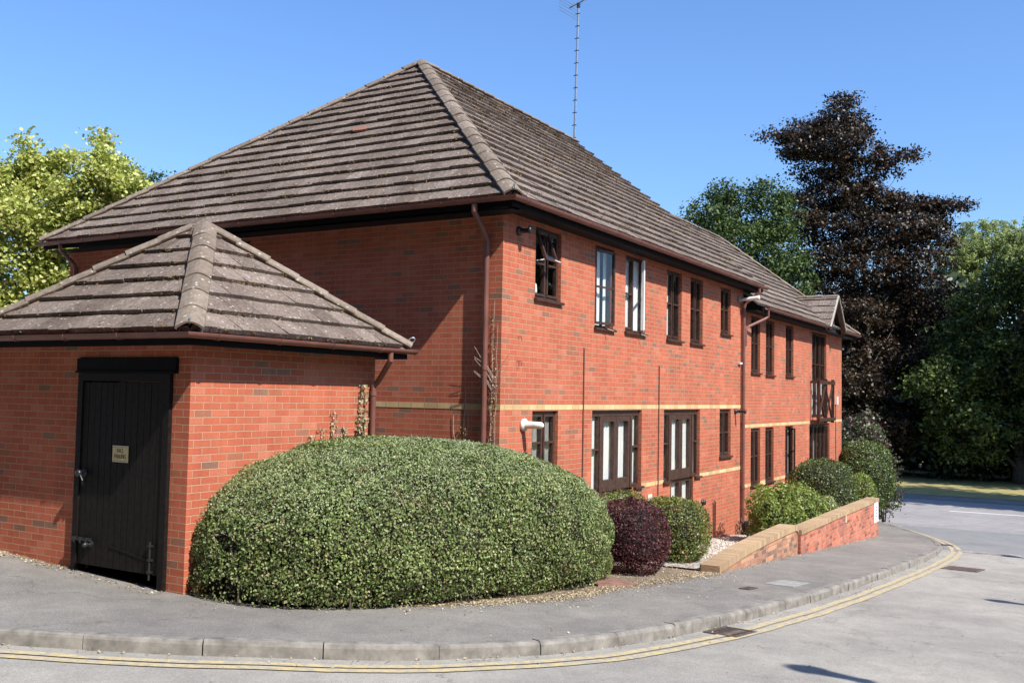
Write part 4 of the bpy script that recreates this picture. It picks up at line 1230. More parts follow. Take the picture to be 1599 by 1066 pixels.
# pebbles: little octahedra
def pebbles(name, P_, size, mat, seed=0):
    r = np.random.RandomState(seed); n = len(P_)
    ax = r.normal(size=(n, 3, 3)); q = np.linalg.qr(ax)[0]
    sc = size * r.uniform(.5, 1.2, (n, 1, 1)) * np.array([1, .8, .6])[None, :, None]
    v = np.concatenate([q * sc, -q * sc], axis=1) + P_[:, None, :]
    F = [(0, 1, 2), (1, 3, 2), (3, 4, 2), (4, 0, 2), (1, 0, 5), (3, 1, 5), (4, 3, 5), (0, 4, 5)]
    me = bpy.data.meshes.new(name)
    verts = v.reshape(-1, 3); faces = (np.arange(n)[:, None, None] * 6 + np.array(F)[None]).reshape(-1, 3)
    me.vertices.add(len(verts)); me.vertices.foreach_set('co', verts.astype(np.float32).ravel())
    me.loops.add(faces.size); me.loops.foreach_set('vertex_index', faces.astype(np.int32).ravel())
    me.polygons.add(len(faces)); me.polygons.foreach_set('loop_start', np.arange(0, faces.size, 3, dtype=np.int32)); me.polygons.foreach_set('loop_total', np.full(len(faces), 3, dtype=np.int32))
    me.update(calc_edges=True)
    return link_mesh(name, me, mat)
tag(pebbles('gravel', np.c_[px, py, pz], .022, M['stone']), kind='stuff')
# dry leaves and grit gathered along the planting edge, the shed foot and the gutter
P_ = []
def scatter_line(a, b, n, w, off):
    for _ in range(n):
        t = rg.uniform(); q = rg.normal() * w
        x = a[0] + (b[0] - a[0]) * t; y = a[1] + (b[1] - a[1]) * t
        L = math.hypot(b[0] - a[0], b[1] - a[1]); x += -(b[1] - a[1]) / L * q; y += (b[0] - a[0]) / L * q
        P_.append((x, y, gz(x, y) + off))
edge = [(-4.3, .7), (-4.0, -.05), (-3.4, -.75), (-2.8, -1.2), (-2.0, -1.62), (-1.1, -1.80), (-.2, -1.78), (.8, -1.95), (1.8, -2.0), (2.6, -2.1)]
for a, b in zip(edge, edge[1:]): scatter_line(a, b, 800, .09, .012); scatter_line(a, b, 160, .28, .010)
scatter_line((2.6, -2.2), (15, -2.28), 380, .05, .010)
scatter_line((-4.50, 2.65), (-4.55, 5.), 900, .08, .012); scatter_line((-4.6, 1.0), (-4.6, 2.7), 120, .07, .012)
scatter_line((.3, -1.3), (4.5, -1.1), 900, .35, .02)
for s in np.sort(rg.uniform(8, KS[-1] - 30, 900)):
    P_.append(kp(s, rg.exponential(.06) + .02, -KERB + .014))
P_ = np.array(P_)
tag(leaves('leaf_litter', P_, np.tile([0, 0, 1.], (len(P_), 1)), .026, M['l_dry'], None, jitter=.35, seed=3), kind='stuff')
P_ = []
for _ in range(260):
    x = rg.uniform(-7, 12); y = rg.uniform(-6.5, -1.5)
    k = np.hypot(KC[:, 0] - x, KC[:, 1] - y).argmin(); inside = np.dot([x - KC[k, 0], y - KC[k, 1]], NRM[k]) < 0
    P_.append((x, y, gz(x, y) + (.010 if inside else -KERB + .012)))
P_ = np.array(P_); tag(leaves('fallen_leaves', P_, np.tile([0, 0, 1.], (len(P_), 1)), .030, M['l_dry'], None, jitter=.25, seed=4), kind='stuff')

# ------------------------------------------------------------------ shrubs
def surface_sample(V, F, n, r):
    """V (k,3), F (m,4): n points on quads with normals"""
    a, b, c, d = (V[F[:, i]] for i in range(4))
    nn = np.cross(c - a, d - b); ar = np.linalg.norm(nn, axis=1) / 2
    idx = r.choice(len(F), n, p=ar / ar.sum()); u = r.uniform(size=(n, 1)); v = r.uniform(size=(n, 1))
    p = (a[idx] * (1 - u) + b[idx] * u) * (1 - v) + (d[idx] * (1 - u) + c[idx] * u) * v
    m = nn[idx]; m = m / (np.linalg.norm(m, axis=1)[:, None] + 1e-9)
    return p, m

def lumps(p, r_, amp, scale):
    q = np.zeros(len(p))
    for k in range(5):
        w = r_.normal(size=3) * scale; ph = r_.uniform(0, 6.28)
        q += np.sin(p @ w + ph)
    return amp * q / 2.2

def hedge_grid(axis_pts, T, W, base, seed, nu=60, nv=26, ex=2.5):
    """dome shaped hedge along an axis; T(u) top, W(u) half width"""
    V = []
    for i in range(nu + 1):
        u = i / nu; x, y, nx, ny = axis_pts(u)
        w = W(u); zt = T(u)
        for j in range(nv + 1):
            a = -.12 * pi + (1.24 * pi) * j / nv
            ca, sa = math.cos(a), math.sin(a)
            off = w * math.copysign(abs(ca) ** (2 / ex), ca)
            zb = base(x, y) + (zt - base(x, y)) * .30
            z = zb + (zt - zb) * max(0, sa) ** (2 / ex) if sa > 0 else zb - (zb - base(x, y)) * min(1, -sa / math.sin(.12 * pi))
            if sa < 0: off *= 1 - .10 * min(1, -sa / .37)
            V.append((x + nx * off, y + ny * off, z))
    V = np.array(V); F = []
    for i in range(nu):
        for j in range(nv):
            a = i * (nv + 1) + j; F.append((a, a + nv + 1, a + nv + 2, a + 1))
    return V, np.array(F)

def core_mesh(V, F, mat, parent, shrink, cen):  # solid dark shell added inside the foliage to block light
    W_ = cen + (V - cen) * shrink
    me = bpy.data.meshes.new('shade_core'); me.from_pydata(W_.tolist(), [], F.tolist())
    return link_mesh('shade_core', me, mat, parent)

# the big clipped hedge in front of the store
HX0, HX1 = -4.50, 1.06
def h_axis(u):
    x = HX0 + (HX1 - HX0) * u; y = .50 + (-.55 - .50) * u
    return x, y, -.17, -.985
hx = [-4.50, -4.40, -4.1, -3.85, -3.4, -2.7, -2.0, -1.2, -.55, -.08, .28, .62, .84, .99, 1.06]
hz = [-1.60, -1.25, -.98, -.86, -.70, -.58, -.55, -.61, -.76, -.92, -1.05, -1.28, -1.52, -1.78, -1.95]
hT = lambda u: float(np.interp(HX0 + (HX1 - HX0) * u, hx, hz))
hW = lambda u: 1.50 * (1 - abs(2 * u - 1) ** 3.0) ** (1 / 2.1) + .02
V, F = hedge_grid(h_axis, hT, hW, lambda x, y: gz(x, y), 1, nu=90, ex=2.9)
def limit(V):
    V = V.copy()
    m = (V[:, 0] < SX1 + .02) & (V[:, 1] > SY0 - .03); V[m, 1] = SY0 - .03
    m = (V[:, 0] > -.0) & (V[:, 1] > -.05); V[m, 1] = -.05
    return V
V = limit(V)
H = empty('hedge', (-1.25, -.1, gz(-1.25, -.1)), 'large dome clipped green hedge on the pavement corner beside the store', 'hedge')
cen = np.array([-1.25, -.1, -1.55])
r_ = np.random.RandomState(11)
core_mesh(V, F, M['core_shade'], H, .955, cen)
p, m = surface_sample(V, F, 150000, r_)
out = np.sign(np.einsum('ij,ij->i', m, p - cen)); m *= out[:, None]
dep = r_.exponential(.030, len(p)); lum = lumps(p, r_, .028, 4.) + lumps(p, r_, .020, 12.)
p2 = p + m * (lum - dep + .02)[:, None]
kk = (p2[:, 2] > np.array([gz(a, b) for a, b in p2[:, :2]]) + .01)
# thin spots where the dark core shows
hole = (lumps(p, np.random.RandomState(77), 1., 2.6) + lumps(p, np.random.RandomState(78), .7, 7.)) > 1.9
kk &= ~(hole & (r_.uniform(size=len(p)) < .8))
gh_ = p2[:, 2] - np.array([gz(a, b) for a, b in p2[:, :2]])
ragged = .10 + .10 * lumps(p, np.random.RandomState(5), 1., 3.2)
kk &= ~((gh_ < ragged) & (r_.uniform(size=len(p)) < .8))
leaves('foliage', p2[kk], m[kk], .031, M['l_hedge'], H, jitter=.75, aspect=.62, seed=1)
pt, mt_ = surface_sample(V, F, 75000, r_)
mt_ *= np.sign(np.einsum('ij,ij->i', mt_, pt - cen))[:, None]
kt = r_.uniform(size=len(pt)) < np.clip((mt_[:, 2] - .22) * 1.9 + .35 * (pt[:, 0] > .2), 0, 1)  # mostly upward faces, where the sheen is painted by pale leaves
pt = pt + mt_ * (.022 + np.abs(r_.normal(size=(len(pt), 1))) * .012)
leaves('sheen_leaves', pt[kt], mt_[kt], .020, M['l_hedge_top'], H, jitter=.9, aspect=.5, seed=2)
# stray shoots and twigs
bm = bmesh.new()
idx = r_.choice(len(p), 420)
for i in idx:
    a = Vector(p[i]) - Vector(m[i]) * .05; b = Vector(p[i]) + Vector(m[i]) * r_.uniform(.0, .035) + Vector(r_.normal(size=3) * .012)
    tube(bm, [a, b], [.0022, .0012], 3, False)
tag(obj('shoots', bm, M['stem_pale'], H), kind='stuff')
bm = bmesh.new()
for k in range(46):
    u = (k + .5) / 46; x, y, nx, ny = h_axis(u); w_ = hW(u) * (.80 + .12 * r_.uniform())
    a = Vector((x + nx * -w_, y + ny * -w_, 0)) if ny > 0 else Vector((x + nx * w_, y + ny * w_, 0))
    a.z = gz(a.x, a.y); tube(bm, [a - Vector((0, 0, .03)), a + Vector((r_.normal() * .05, .05 + r_.normal() * .04, .22)), a + Vector((r_.normal() * .1, .14, .5))], [.011, .008, .005], 5, False)
obj('stem', bm, M['bark'], H)

def ball(name, label, cat, c, rx, ry, zt, mat, n, size, seed, zb=None, ex=2.3, lump=.05, group=None, jit=.8, stem=True, dens=.05, aspect=.6, hairy=0., clipb=None):
    """rounded shrub standing at c"""
    g0 = gz(c[0], c[1]); zb = g0 + .02 if zb is None else zb
    root = empty(name, (c[0], c[1], g0), label, cat, group)
    r = np.random.RandomState(seed)
    nu, nv = 28, 14; V = []
    zc = (zt + zb) / 2; hz_ = (zt - zb) / 2
    for i in range(nv + 1):
        ph = -pi / 2 + pi * i / nv
        for j in range(nu):
            th = 2 * pi * j / nu
            f = lambda v, e_: math.copysign(abs(v) ** e_, v)
            V.append((c[0] + rx * f(math.cos(ph), 2 / ex) * f(math.cos(th), 2 / 2.2), c[1] + ry * f(math.cos(ph), 2 / ex) * f(math.sin(th), 2 / 2.2), zc + hz_ * f(math.sin(ph), 2 / ex)))
    V = np.array(V); F = []
    for i in range(nv):
        for j in range(nu): F.append((i * nu + j, i * nu + (j + 1) % nu, (i + 1) * nu + (j + 1) % nu, (i + 1) * nu + j))
    F = np.array(F); cen = np.array([c[0], c[1], zc])
    V = V + ((V - cen) / (np.linalg.norm(V - cen, axis=1)[:, None] + 1e-6)) * lumps(V, r, lump * .6, 3.5)[:, None]
    if clipb: V[:, 1] = np.minimum(V[:, 1], clipb)
    core_mesh(V, F, M['core_shade'], root, 1 - dens * 2.2 / max(rx, .3), cen)
    p, m = surface_sample(V, F, n, r)
    m *= np.sign(np.einsum('ij,ij->i', m, p - cen))[:, None]
    p = p + m * (lumps(p, r, lump * .6, 9.) - r.exponential(dens, n) + dens * .8 + hairy * r.exponential(1., n))[:, None]
    leaves('foliage', p, m, size, mat, root, jitter=jit, seed=seed, aspect=aspect)
    if stem:
        bm = bmesh.new()
        for k in range(5):
            a = r.uniform(0, 6.28)
            tube(bm, [(c[0] + .04 * math.cos(a), c[1] + .04 * math.sin(a), g0 - .02), (c[0] + rx * .3 * math.cos(a), c[1] + ry * .3 * math.sin(a), zb + (zt - zb) * .35)], [.022, .010], 6)
        obj('stem', bm, M['bark'], root)
    return root
ball('shrub', 'dark purple clipped ball shrub right of the big hedge', 'shrub', (1.42, -1.30), .45, .47, -1.46, M['l_purple'], 17000, .026, 21, ex=2.6, zb=-2.40)
ball('shrub', 'green and bronze round shrub between the purple ball and the gravel bed', 'shrub', (3.55, -1.12), .62, .50, -1.60, M['l_greenred'], 17000, .032, 22, ex=2.6, hairy=.008)
ball('shrub', 'low yellow-green shrub under the glazed door behind the purple ball', 'shrub', (2.95, -.42), .75, .34, -1.53, M['l_greenred'], 9000, .034, 23, ex=3.)
ball('shrub', 'loose light green shrub by the downpipe behind the low wall', 'shrub', (8.95, -1.22), .80, .44, -1.90, M['l_yellow'], 8000, .062, 24, lump=.16, dens=.10, hairy=.02)
ball('shrub', 'yellow-green leafy shrub in the middle of the bed behind the garden wall', 'shrub', (11.0, -1.2), .95, .52, -2.03, M['l_yellow'], 8500, .060, 25, lump=.14, dens=.10, hairy=.02)
ball('shrub', 'small cream variegated shrub just behind the red garden wall', 'shrub', (11.9, -1.62), .42, .27, -2.30, M['l_cream'], 3500, .055, 26, lump=.08, dens=.06, hairy=.02)
ball('shrub', 'dark green clipped dome in front of the ground floor garden doors', 'shrub', (13.75, -1.12), .95, .76, -1.50, M['l_box'], 20000, .042, 27, ex=2.7, hairy=.006)
ball('shrub', 'narrow yellow tipped clipped shrub behind the dark dome', 'shrub', (16.6, -1.42), .60, .42, -1.98, M['l_yellow'], 9000, .045, 28, ex=3.2)
ball('shrub', 'tall rounded green shrub at the far end of the garden wall', 'shrub', (21.4, -.70), .95, .80, -1.34, M['l_box'], 20000, .055, 29, ex=2.6, hairy=.012, zb=-3.45)
ball('shrub', 'loose plum and green shrub against the far corner of the building', 'shrub', (22.6, -.35), .9, .80, -.62, M['l_plum'], 7500, .11, 30, lump=.3, dens=.16, hairy=.05, ex=2.0, zb=-3.7)
ball('shrub', 'leafy low plum shrub drooping over the pavement end', 'shrub', (22.9, -1.0), .5, .4, -2.0, M['l_plum'], 2200, .09, 31, lump=.2, dens=.14, hairy=.05, ex=2.0, zb=-3.8)

# moss and lichen crumbs lodged along the tile courses
def moss(parent, O, u, v, poly, n, seed, gauge=.335, size=.03, ridge_bias=.0):
    r = np.random.RandomState(seed); O = np.array(O, float); u = np.array(Vector(u).normalized()); v = np.array(Vector(v).normalized()); nn = np.cross(u, v); nn *= np.sign(nn[2])
    P_ = np.array(poly); um, vm = P_.max(0); q = []
    while len(q) < n:
        a = r.uniform(P_[:, 0].min(), um); k = int(vm / gauge * (r.uniform() ** (1 - ridge_bias))); b = k * gauge + abs(r.normal()) * .03 - .02
        ins = all((P_[(i + 1) % len(P_)][0] - P_[i][0]) * (b - P_[i][1]) - (P_[(i + 1) % len(P_)][1] - P_[i][1]) * (a - P_[i][0]) > 0 for i in range(len(P_)))
        if ins and math.sin(a * 1.7 + k) + math.sin(a * .6 + 2 * k) > -.6:
            for _ in range(r.randint(2, 6)): q.append(O + u * (a + r.normal() * .05) + v * (b + r.normal() * .012) + nn * (.02 + .035 * r.uniform()))
    q = np.array(q)
    return tag(leaves('moss', q, np.tile(nn, (len(q), 1)), size, M['l_moss'], parent, jitter=.7, seed=seed, aspect=.9), kind='stuff')
Lf = math.hypot(4.62 - E, 6.58 - Z1)
moss(roof, (E, E, Z1), (1, 0, 0), (0, 4.62 - E, 6.58 - Z1), [(0, 0), (11.54, 0), (11.54, Lf), (4.74, Lf)], 5200, 61, ridge_bias=.35)
Lg = math.hypot(4.40 - E, 6.58 - Z1)
moss(roof, (E, 9.58, Z1), (0, -1, 0), (4.40 - E, 0, 6.58 - Z1), [(0, 0), (9.92, 0), (4.96, Lg)], 2600, 62, ridge_bias=.2)
Ls = math.hypot(apx - a0, zA - zS)
moss(sr, (a0, b1, zS), (0, -1, 0), (apx - a0, 0, zA - zS), [(0, 0), (b1 - b0, 0), (b1 - 2.4, Ls), (b1 - 2.62, Ls)], 420, 63)
moss(sr, (a0, b0, zS), (1, 0, 0), (0, 2.4 - b0, zA - zS), [(0, 0), (a1 - a0, 0), (apx - a0, Ls)], 420, 64)

# wall climbers: dead ivy and thin stems
def climber(name, label, cat, pts_list, leafpts, mat, size, seed, srad=.004, stem_mat='stem_pale', n_per=9):
    root = empty(name, pts_list[0][0], label, cat)
    r = np.random.RandomState(seed)
    bm = bmesh.new(); L = []
    for pts in pts_list:
        tube(bm, pts, [srad * (1 - .5 * i / len(pts)) for i in range(len(pts))], 5, False)
    obj('stem', bm, M[stem_mat], root)
    for (x0, x1, y0, y1, z0, z1, n_) in leafpts:
        L.append(np.c_[r.uniform(x0, x1, n_), r.uniform(y0, y1, n_), r.uniform(z0, z1, n_)])
    if L:
        L = np.concatenate(L); leaves('foliage', L, np.tile([0, -1., .2], (len(L), 1)), size, mat, root, jitter=.8, seed=seed, aspect=.7)
    return root
rr = random.Random(2)
def wig(x0, y0, z0, z1, n=8, a=.03, plane='y'):
    out = []
    for i in range(n + 1):
        j = rr.uniform(-a, a)
        out.append((x0 + (j if plane == 'y' else 0), y0 + (0 if plane == 'y' else j), z0 + (z1 - z0) * i / n))
    return out
climber('ivy', 'half dead ivy climbing beside the downpipe of the store', 'climber', [wig(-1.80, .90, -1.2, .10), wig(-1.74, .90, -1.2, -.1)],
        [(-1.90, -1.70, .84, .91, -.75, -.30, 170), (-1.86, -1.72, .85, .91, -.30, .08, 70), (-2.0, -1.76, .84, .91, -.85, -.55, 80)], M['l_ivy'], .045, 41)
climber('ivy', 'thin sprigs rising from the hedge up the sunny wall of the store', 'climber', [wig(-2.30, .90, -1.2, -.22, a=.02), wig(-2.52, .90, -1.2, -.42, a=.03), wig(-2.15, .90, -1.2, -.38, a=.03), wig(-2.68, .90, -1.2, -.50, a=.02), wig(-2.02, .9, -1.2, -.5)],
        [(-2.36, -2.24, .86, .91, -.62, -.25, 60), (-2.6, -2.46, .86, .91, -.68, -.44, 30), (-2.2, -2.08, .86, .91, -.68, -.42, 40), (-2.74, -2.62, .86, .91, -.7, -.52, 22)], M['l_ivy'], .034, 42)
tw = [wig(-.012, .12, -1.6, 1.25, 14, .018, 'x'), wig(-.012, .06, -1.6, .95, 12, .014, 'x'), wig(-.014, .15, -1.2, .6, 10, .03, 'x')]
for k in range(7):
    z = rr.uniform(.05, .30); d = rr.choice((-1, 1))
    tw.append([(-.02, .07, z - .10), (-.06, .07 + d * -.10, z + .08), (-.12, .07 - d * .28, z + .30 + rr.uniform(-.1, .15))])
climber('climber_stems', 'bare pale climbing stems on the corner of the brick building beside the downpipe', 'climber', tw, [(-.05, -.01, .05, .14, -.1, .35, 60), (-.04, -.01, .04, .14, -.9, -.1, 50), (-.04, -.01, .08, .15, .35, 1.1, 30)], M['l_ivy'], .028, 43, .0032)
climber('climber_stems', 'two dead creeper stems in the shadow strip of the gable wall above the hedge', 'climber', [wig(-.012, .56, -1.6, .05, 8, .02, 'x'), wig(-.012, .72, -1.6, -.30, 6, .03, 'x'), wig(-.012, .50, -1.6, -.25, 6, .03, 'x')],
        [(-.05, -.01, .50, .62, -.65, -.45, 30)], M['l_ivy'], .03, 44, .0045)
climber('weeds', 'rusty brown weeds growing at the foot of the front wall by the downpipe', 'weed', [wig(10.3 + .09 * k, -.06, gz(10.4, 0), gz(10.4, 0) + .55 - .07 * k, 4, .04) for k in range(4)], [(10.2, 10.75, -.14, -.03, -3.05, -2.7, 120)], simple('rust_leaf', (.20, .09, .05), .8), .05, 45)

# ------------------------------------------------------------------ trees
def tree(name, label, lobes, base, mat, per, size, seed, flat=.6, clump=.42, group=None, trunk_r=.3, aspect=.6, depthx=1.1, droop=0., jit=1., limb=1., KD=9, spread=1.):
    """lobes = (x, y, z, horizontal radius, vertical radius); leaves gathered in clumps on and inside every lobe"""
    root = empty(name, base, label, 'tree', group)
    r = np.random.RandomState(seed)
    bm = bmesh.new()
    top = max(l[2] + l[4] * .2 for l in lobes)
    mx = np.mean([l[0] for l in lobes]); my = np.mean([l[1] for l in lobes])
    hi = max(lobes, key=lambda l: l[2])
    def tp(t):
        z = base[2] - .2 + (hi[2] - base[2]) * t
        return Vector((base[0] + (hi[0] - base[0]) * t ** 1.4 + .12 * math.sin(t * 7), base[1] + (hi[1] - base[1]) * t ** 1.4 + .12 * math.sin(t * 5 + 1), z))
    tube(bm, [tp(t) for t in np.linspace(0, 1, 12)], [trunk_r * (1.25 if t == 0 else 1) * (1 - .93 * t) + .01 for t in np.linspace(0, 1, 12)], 9)
    trunk = obj('trunk', bm, M['bark'], root, True)
    bm = bmesh.new()
    P_ = []; N_ = []
    for l in lobes:
        c = np.array(l[:3]); R3 = np.array([l[3] * depthx, l[3] * depthx, l[4]])
        h = (l[2] - base[2]) / max(.1, (hi[2] - base[2]))
        t0 = max(.08, min(.95, h - .18 - .1 * r.uniform()))
        a = tp(t0); e_ = Vector(c)
        mid = (a + e_) / 2 + Vector((0, 0, (e_ - a).length * (.10 if not droop else .2)))
        rad = trunk_r * (.10 + .25 * (1 - t0)) * limb
        tube(bm, [a, mid, e_], [rad, rad * .6, rad * .2], 6, False)
        vol = l[3] * l[3] * l[4]
        k = max(3, int(KD * (l[3] * l[3] * 2 + l[3] * l[4] * 2) / (clump * clump * 4)))
        d = r.normal(size=(k, 3)); d /= np.linalg.norm(d, axis=1)[:, None]
        rad_ = r.uniform(.30, 1.06, (k, 1)) ** .5
        cc = c + d * rad_ * R3 * spread
        for q in range(min(k, 7)):
            tube(bm, [e_, Vector(cc[q])], [rad * .22, rad * .06], 4, False)
        nl = max(6, int(per * r.uniform(.7, 1.3)))
        for q in range(k):
            s = clump * r.uniform(.6, 1.25)
            nn = int(nl * (s / clump) ** 2)
            off = r.normal(size=(nn, 3)) * np.array([s, s, s * flat]) * .5
            if droop:
                off[:, 2] = -np.abs(off[:, 2]) * droop; off[:, :2] *= .35
            P_.append(cc[q] + off); N_.append(np.tile(d[q] * .5 + np.array([0, 0, .8]), (nn, 1)))
    obj('limbs', bm, M['bark'], trunk)
    P_ = np.concatenate(P_); N_ = np.concatenate(N_)
    leaves('crown', P_, N_, size, mat, root, jitter=jit, seed=seed, aspect=aspect)
    return root, len(P_)
beech=[(51.8,6.5,18.8,0.65,0.57), (52.4,5.8,19.0,0.57,0.37), (51.2,7.0,17.6,1.05,0.61), (50.8,8.4,17.0,1.38,0.53), (50.5,10.2,16.8,1.07,0.37), (53.1,5.8,17.7,1.07,0.66), (50.3,7.0,15.9,1.91,0.88), (52.0,5.2,15.7,1.45,0.96), (53.0,3.4,15.3,0.96,0.36), (54.3,2.6,15.7,0.49,0.32), (49.9,8.5,15.5,1.04,0.4), (51.4,7.4,14.7,1.7,0.97), (52.9,5.8,14.4,1.55,0.9), (53.3,3.9,14.5,0.73,0.4), (52.5,7.1,13.1,1.97,0.98), (53.2,5.3,12.6,1.88,0.82), (49.8,9.0,12.5,1.04,0.36), (54.5,2.9,12.6,1.55,0.53), (54.9,1.1,12.3,1.05,0.36), (56.0,-0.1,12.5,0.69,0.24), (50.3,8.8,11.2,1.53,0.81), (52.9,7.0,11.2,2.39,1.15), (53.4,4.1,10.7,2.43,1.21), (54.1,1.9,10.9,1.44,0.8), (55.6,1.0,10.2,0.81,0.37), (52.7,7.9,8.8,2.15,1.4), (52.4,5.1,8.5,2.41,1.45), (53.8,2.5,8.7,1.84,1.2), (51.9,6.9,6.1,1.94,1.54), (55.6,4.7,6.1,2.51,1.75), (56.5,2.3,6.7,1.74,1.41), (53.9,5.8,3.1,1.97,1.72), (56.3,3.4,3.0,2.33,1.75), (55.1,5.2,0.1,2.15,1.74), (54.9,2.5,-0.3,2.26,1.78), (52.5,5.5,-2.6,1.6,1.44)]
oak=[(44.8,11.3,12.6,0.38,0.53), (44.7,11.9,12.2,0.76,0.61), (43.7,12.7,10.8,0.91,0.68), (44.5,12.0,10.9,1.14,0.99), (45.9,11.1,11.1,1.31,1.31), (45.8,10.1,12.4,0.54,0.54), (45.4,9.0,11.8,0.98,0.98), (45.6,8.9,10.3,1.28,1.28), (44.2,10.2,8.8,1.71,1.26), (46.3,8.9,8.5,1.52,1.44), (46.0,8.0,6.9,1.2,1.35), (45.9,9.7,7.3,1.37,1.14), (44.6,12.4,9.8,1.22,0.76)]
willow=[(66.2,-0.9,10.9,2.12,1.1), (67.7,-2.7,11.1,1.85,1.3), (64.4,0.8,9.7,1.55,1.09), (68.0,-4.3,10.1,1.84,1.84), (65.3,2.0,8.7,1.21,1.11), (67.2,-0.2,8.8,2.15,1.59), (65.7,-2.8,8.6,2.07,1.8)]
rtree=[(53.7,-3.4,9.3,0.99,0.69), (53.9,-2.9,7.9,1.38,1.15), (53.7,-4.4,7.6,1.51,1.88), (52.7,-1.6,6.3,1.29,1.14), (54.9,-3.1,5.8,1.7,1.55), (53.5,-0.8,4.2,1.63,1.55), (52.3,-2.8,3.2,1.86,1.64), (53.7,-4.4,3.4,1.5,1.88), (50.9,-0.2,2.0,1.49,1.34), (52.9,-1.7,0.7,1.9,1.52), (52.7,-3.7,0.4,1.85,1.71), (52.3,-0.4,-0.8,1.75,1.44), (54.2,-2.4,-1.9,1.92,1.53), (54.2,-4.3,-2.2,1.51,1.51)]
maple=[(3.8,16.4,6.0,0.23,0.36), (3.9,16.7,5.5,0.49,0.43), (3.4,16.8,5.0,0.55,0.65), (4.2,15.8,5.8,0.2,0.3), (4.3,16.2,5.2,0.53,0.5), (4.8,15.0,6.2,0.23,0.3), (4.5,14.8,5.5,0.49,0.42), (4.8,14.3,5.2,0.49,0.42), (4.2,15.1,4.7,0.58,0.48), (5.2,14.1,5.0,0.36,0.33), (3.5,16.1,4.2,0.74,0.64), (4.3,15.7,3.8,0.75,0.65), (4.9,15.0,4.4,0.73,0.59), (3.6,16.6,2.9,0.81,0.71), (4.4,16.1,2.7,0.66,0.59), (3.3,17.7,3.6,0.82,0.99), (2.9,17.1,4.8,0.64,0.8)]
darkback=[(13.5,25.3,8.5,0.45,0.45), (14.3,24.2,8.2,0.32,0.22), (13.7,24.5,7.5,0.99,0.59)]

nl = 0
ms = [l for l in maple] + [(3.4, 16.9, 1.6, .9, .8), (4.3, 16.0, 1.3, .9, .8), (2.6, 17.8, 1.8, .9, .9), (3.2, 17.2, .3, 1., .8), (4.4, 15.8, .1, 1., .8), (2.2, 18.4, .4, 1., .9), (2.5, 17.9, 3.0, .8, .8), (5.2, 15.0, 2.6, .7, .7), (5.0, 15.2, 1.2, .8, .8)]
beech += [(50.6, 6.4, 3.0, 1.7, 1.3), (50.4, 5.6, 1.0, 1.8, 1.4), (50.2, 6.6, -.8, 1.9, 1.3), (50.5, 4.4, -1.8, 2.0, 1.2), (50.6, 5.4, 5.2, 1.6, 1.2), (50.8, 7.2, 1.2, 1.5, 1.2)]
rtree = [(l[0], l[1], l[2] - .5, l[3], l[4]) for l in rtree[1:]]
willow = [(l[0], l[1] - .2, l[2] + 1.3, l[3] * 1.15, l[4]) for l in willow] + willow
rtree += [(51.5, -7.5, 6.5, 2.2, 2.), (51.5, -7.5, 3., 2.2, 2.), (51.5, -7.0, -.5, 2.2, 2.), (50., -1., -1.6, 1.9, 1.5), (50.2, .4, .8, 1.6, 1.4)]
nl += tree('maple_tree', 'bright yellow-green maple rising behind the store and the left end of the roof', ms, (3.6, 17.4, gz(3.6, 17)), M['l_maple'], 80, .105, 51, clump=.30, trunk_r=.16, flat=.8, aspect=.85)[1]
nl += tree('dark_tree', 'distant dark blue-green tree just showing above the left roof slope', darkback, (13.9, 24.6, gz(13.9, 24)), M['l_oak'], 20, .16, 52, clump=.35, trunk_r=.2)[1]
nl += tree('oak_tree', 'dense mid green tree left of the copper beech, behind the lower roof', oak, (44, 10.5, -4.4), M['l_oak'], 55, .19, 53, clump=.52, trunk_r=.30, flat=.85, spread=1.15)[1]
nl += tree('copper_beech', 'tall dark copper beech with ragged layered crown standing above the other trees', beech, (52, 4.6, -4.6), M['l_beech'], 60, .20, 54, KD=12, clump=.66, flat=.46, trunk_r=.26, spread=1.1, limb=.6)[1]
nl += tree('willow_tree', 'pale weeping willow at the right edge behind the darker tree', willow, (65, -2.5, -4.8), M['l_willow'], 80, .26, 55, clump=.8, droop=1.6, trunk_r=.4, aspect=.30)[1]
nl += tree('broadleaf_tree', 'broad green tree at the right edge in front of the willow', rtree, (52, -3.6, -4.6), M['l_lime'], 48, .24, 56, spread=1.15, clump=.62, trunk_r=.36, flat=.8)[1]
# dark understorey trees beyond the verge, each its own crown down to the ground
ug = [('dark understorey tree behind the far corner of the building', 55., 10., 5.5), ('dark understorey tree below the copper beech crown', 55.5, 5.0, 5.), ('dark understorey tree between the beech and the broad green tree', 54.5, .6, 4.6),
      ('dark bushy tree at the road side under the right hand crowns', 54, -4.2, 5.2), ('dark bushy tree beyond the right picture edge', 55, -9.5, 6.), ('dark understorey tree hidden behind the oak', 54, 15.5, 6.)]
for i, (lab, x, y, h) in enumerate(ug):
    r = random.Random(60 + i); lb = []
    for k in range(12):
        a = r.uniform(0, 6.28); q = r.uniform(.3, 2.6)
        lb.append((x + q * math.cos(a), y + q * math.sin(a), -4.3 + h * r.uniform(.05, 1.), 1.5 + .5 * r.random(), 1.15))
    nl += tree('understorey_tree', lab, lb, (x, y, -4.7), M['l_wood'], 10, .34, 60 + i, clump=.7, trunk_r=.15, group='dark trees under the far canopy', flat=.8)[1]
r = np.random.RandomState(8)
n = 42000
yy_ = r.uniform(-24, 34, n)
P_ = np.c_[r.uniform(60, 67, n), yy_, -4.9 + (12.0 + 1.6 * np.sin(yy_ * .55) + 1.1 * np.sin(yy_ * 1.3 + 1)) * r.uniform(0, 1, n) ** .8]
tag(leaves('far_wood', P_, np.tile([-1., 0, .3], (n, 1)), .75, M['l_wood'], None, seed=9), kind='stuff')
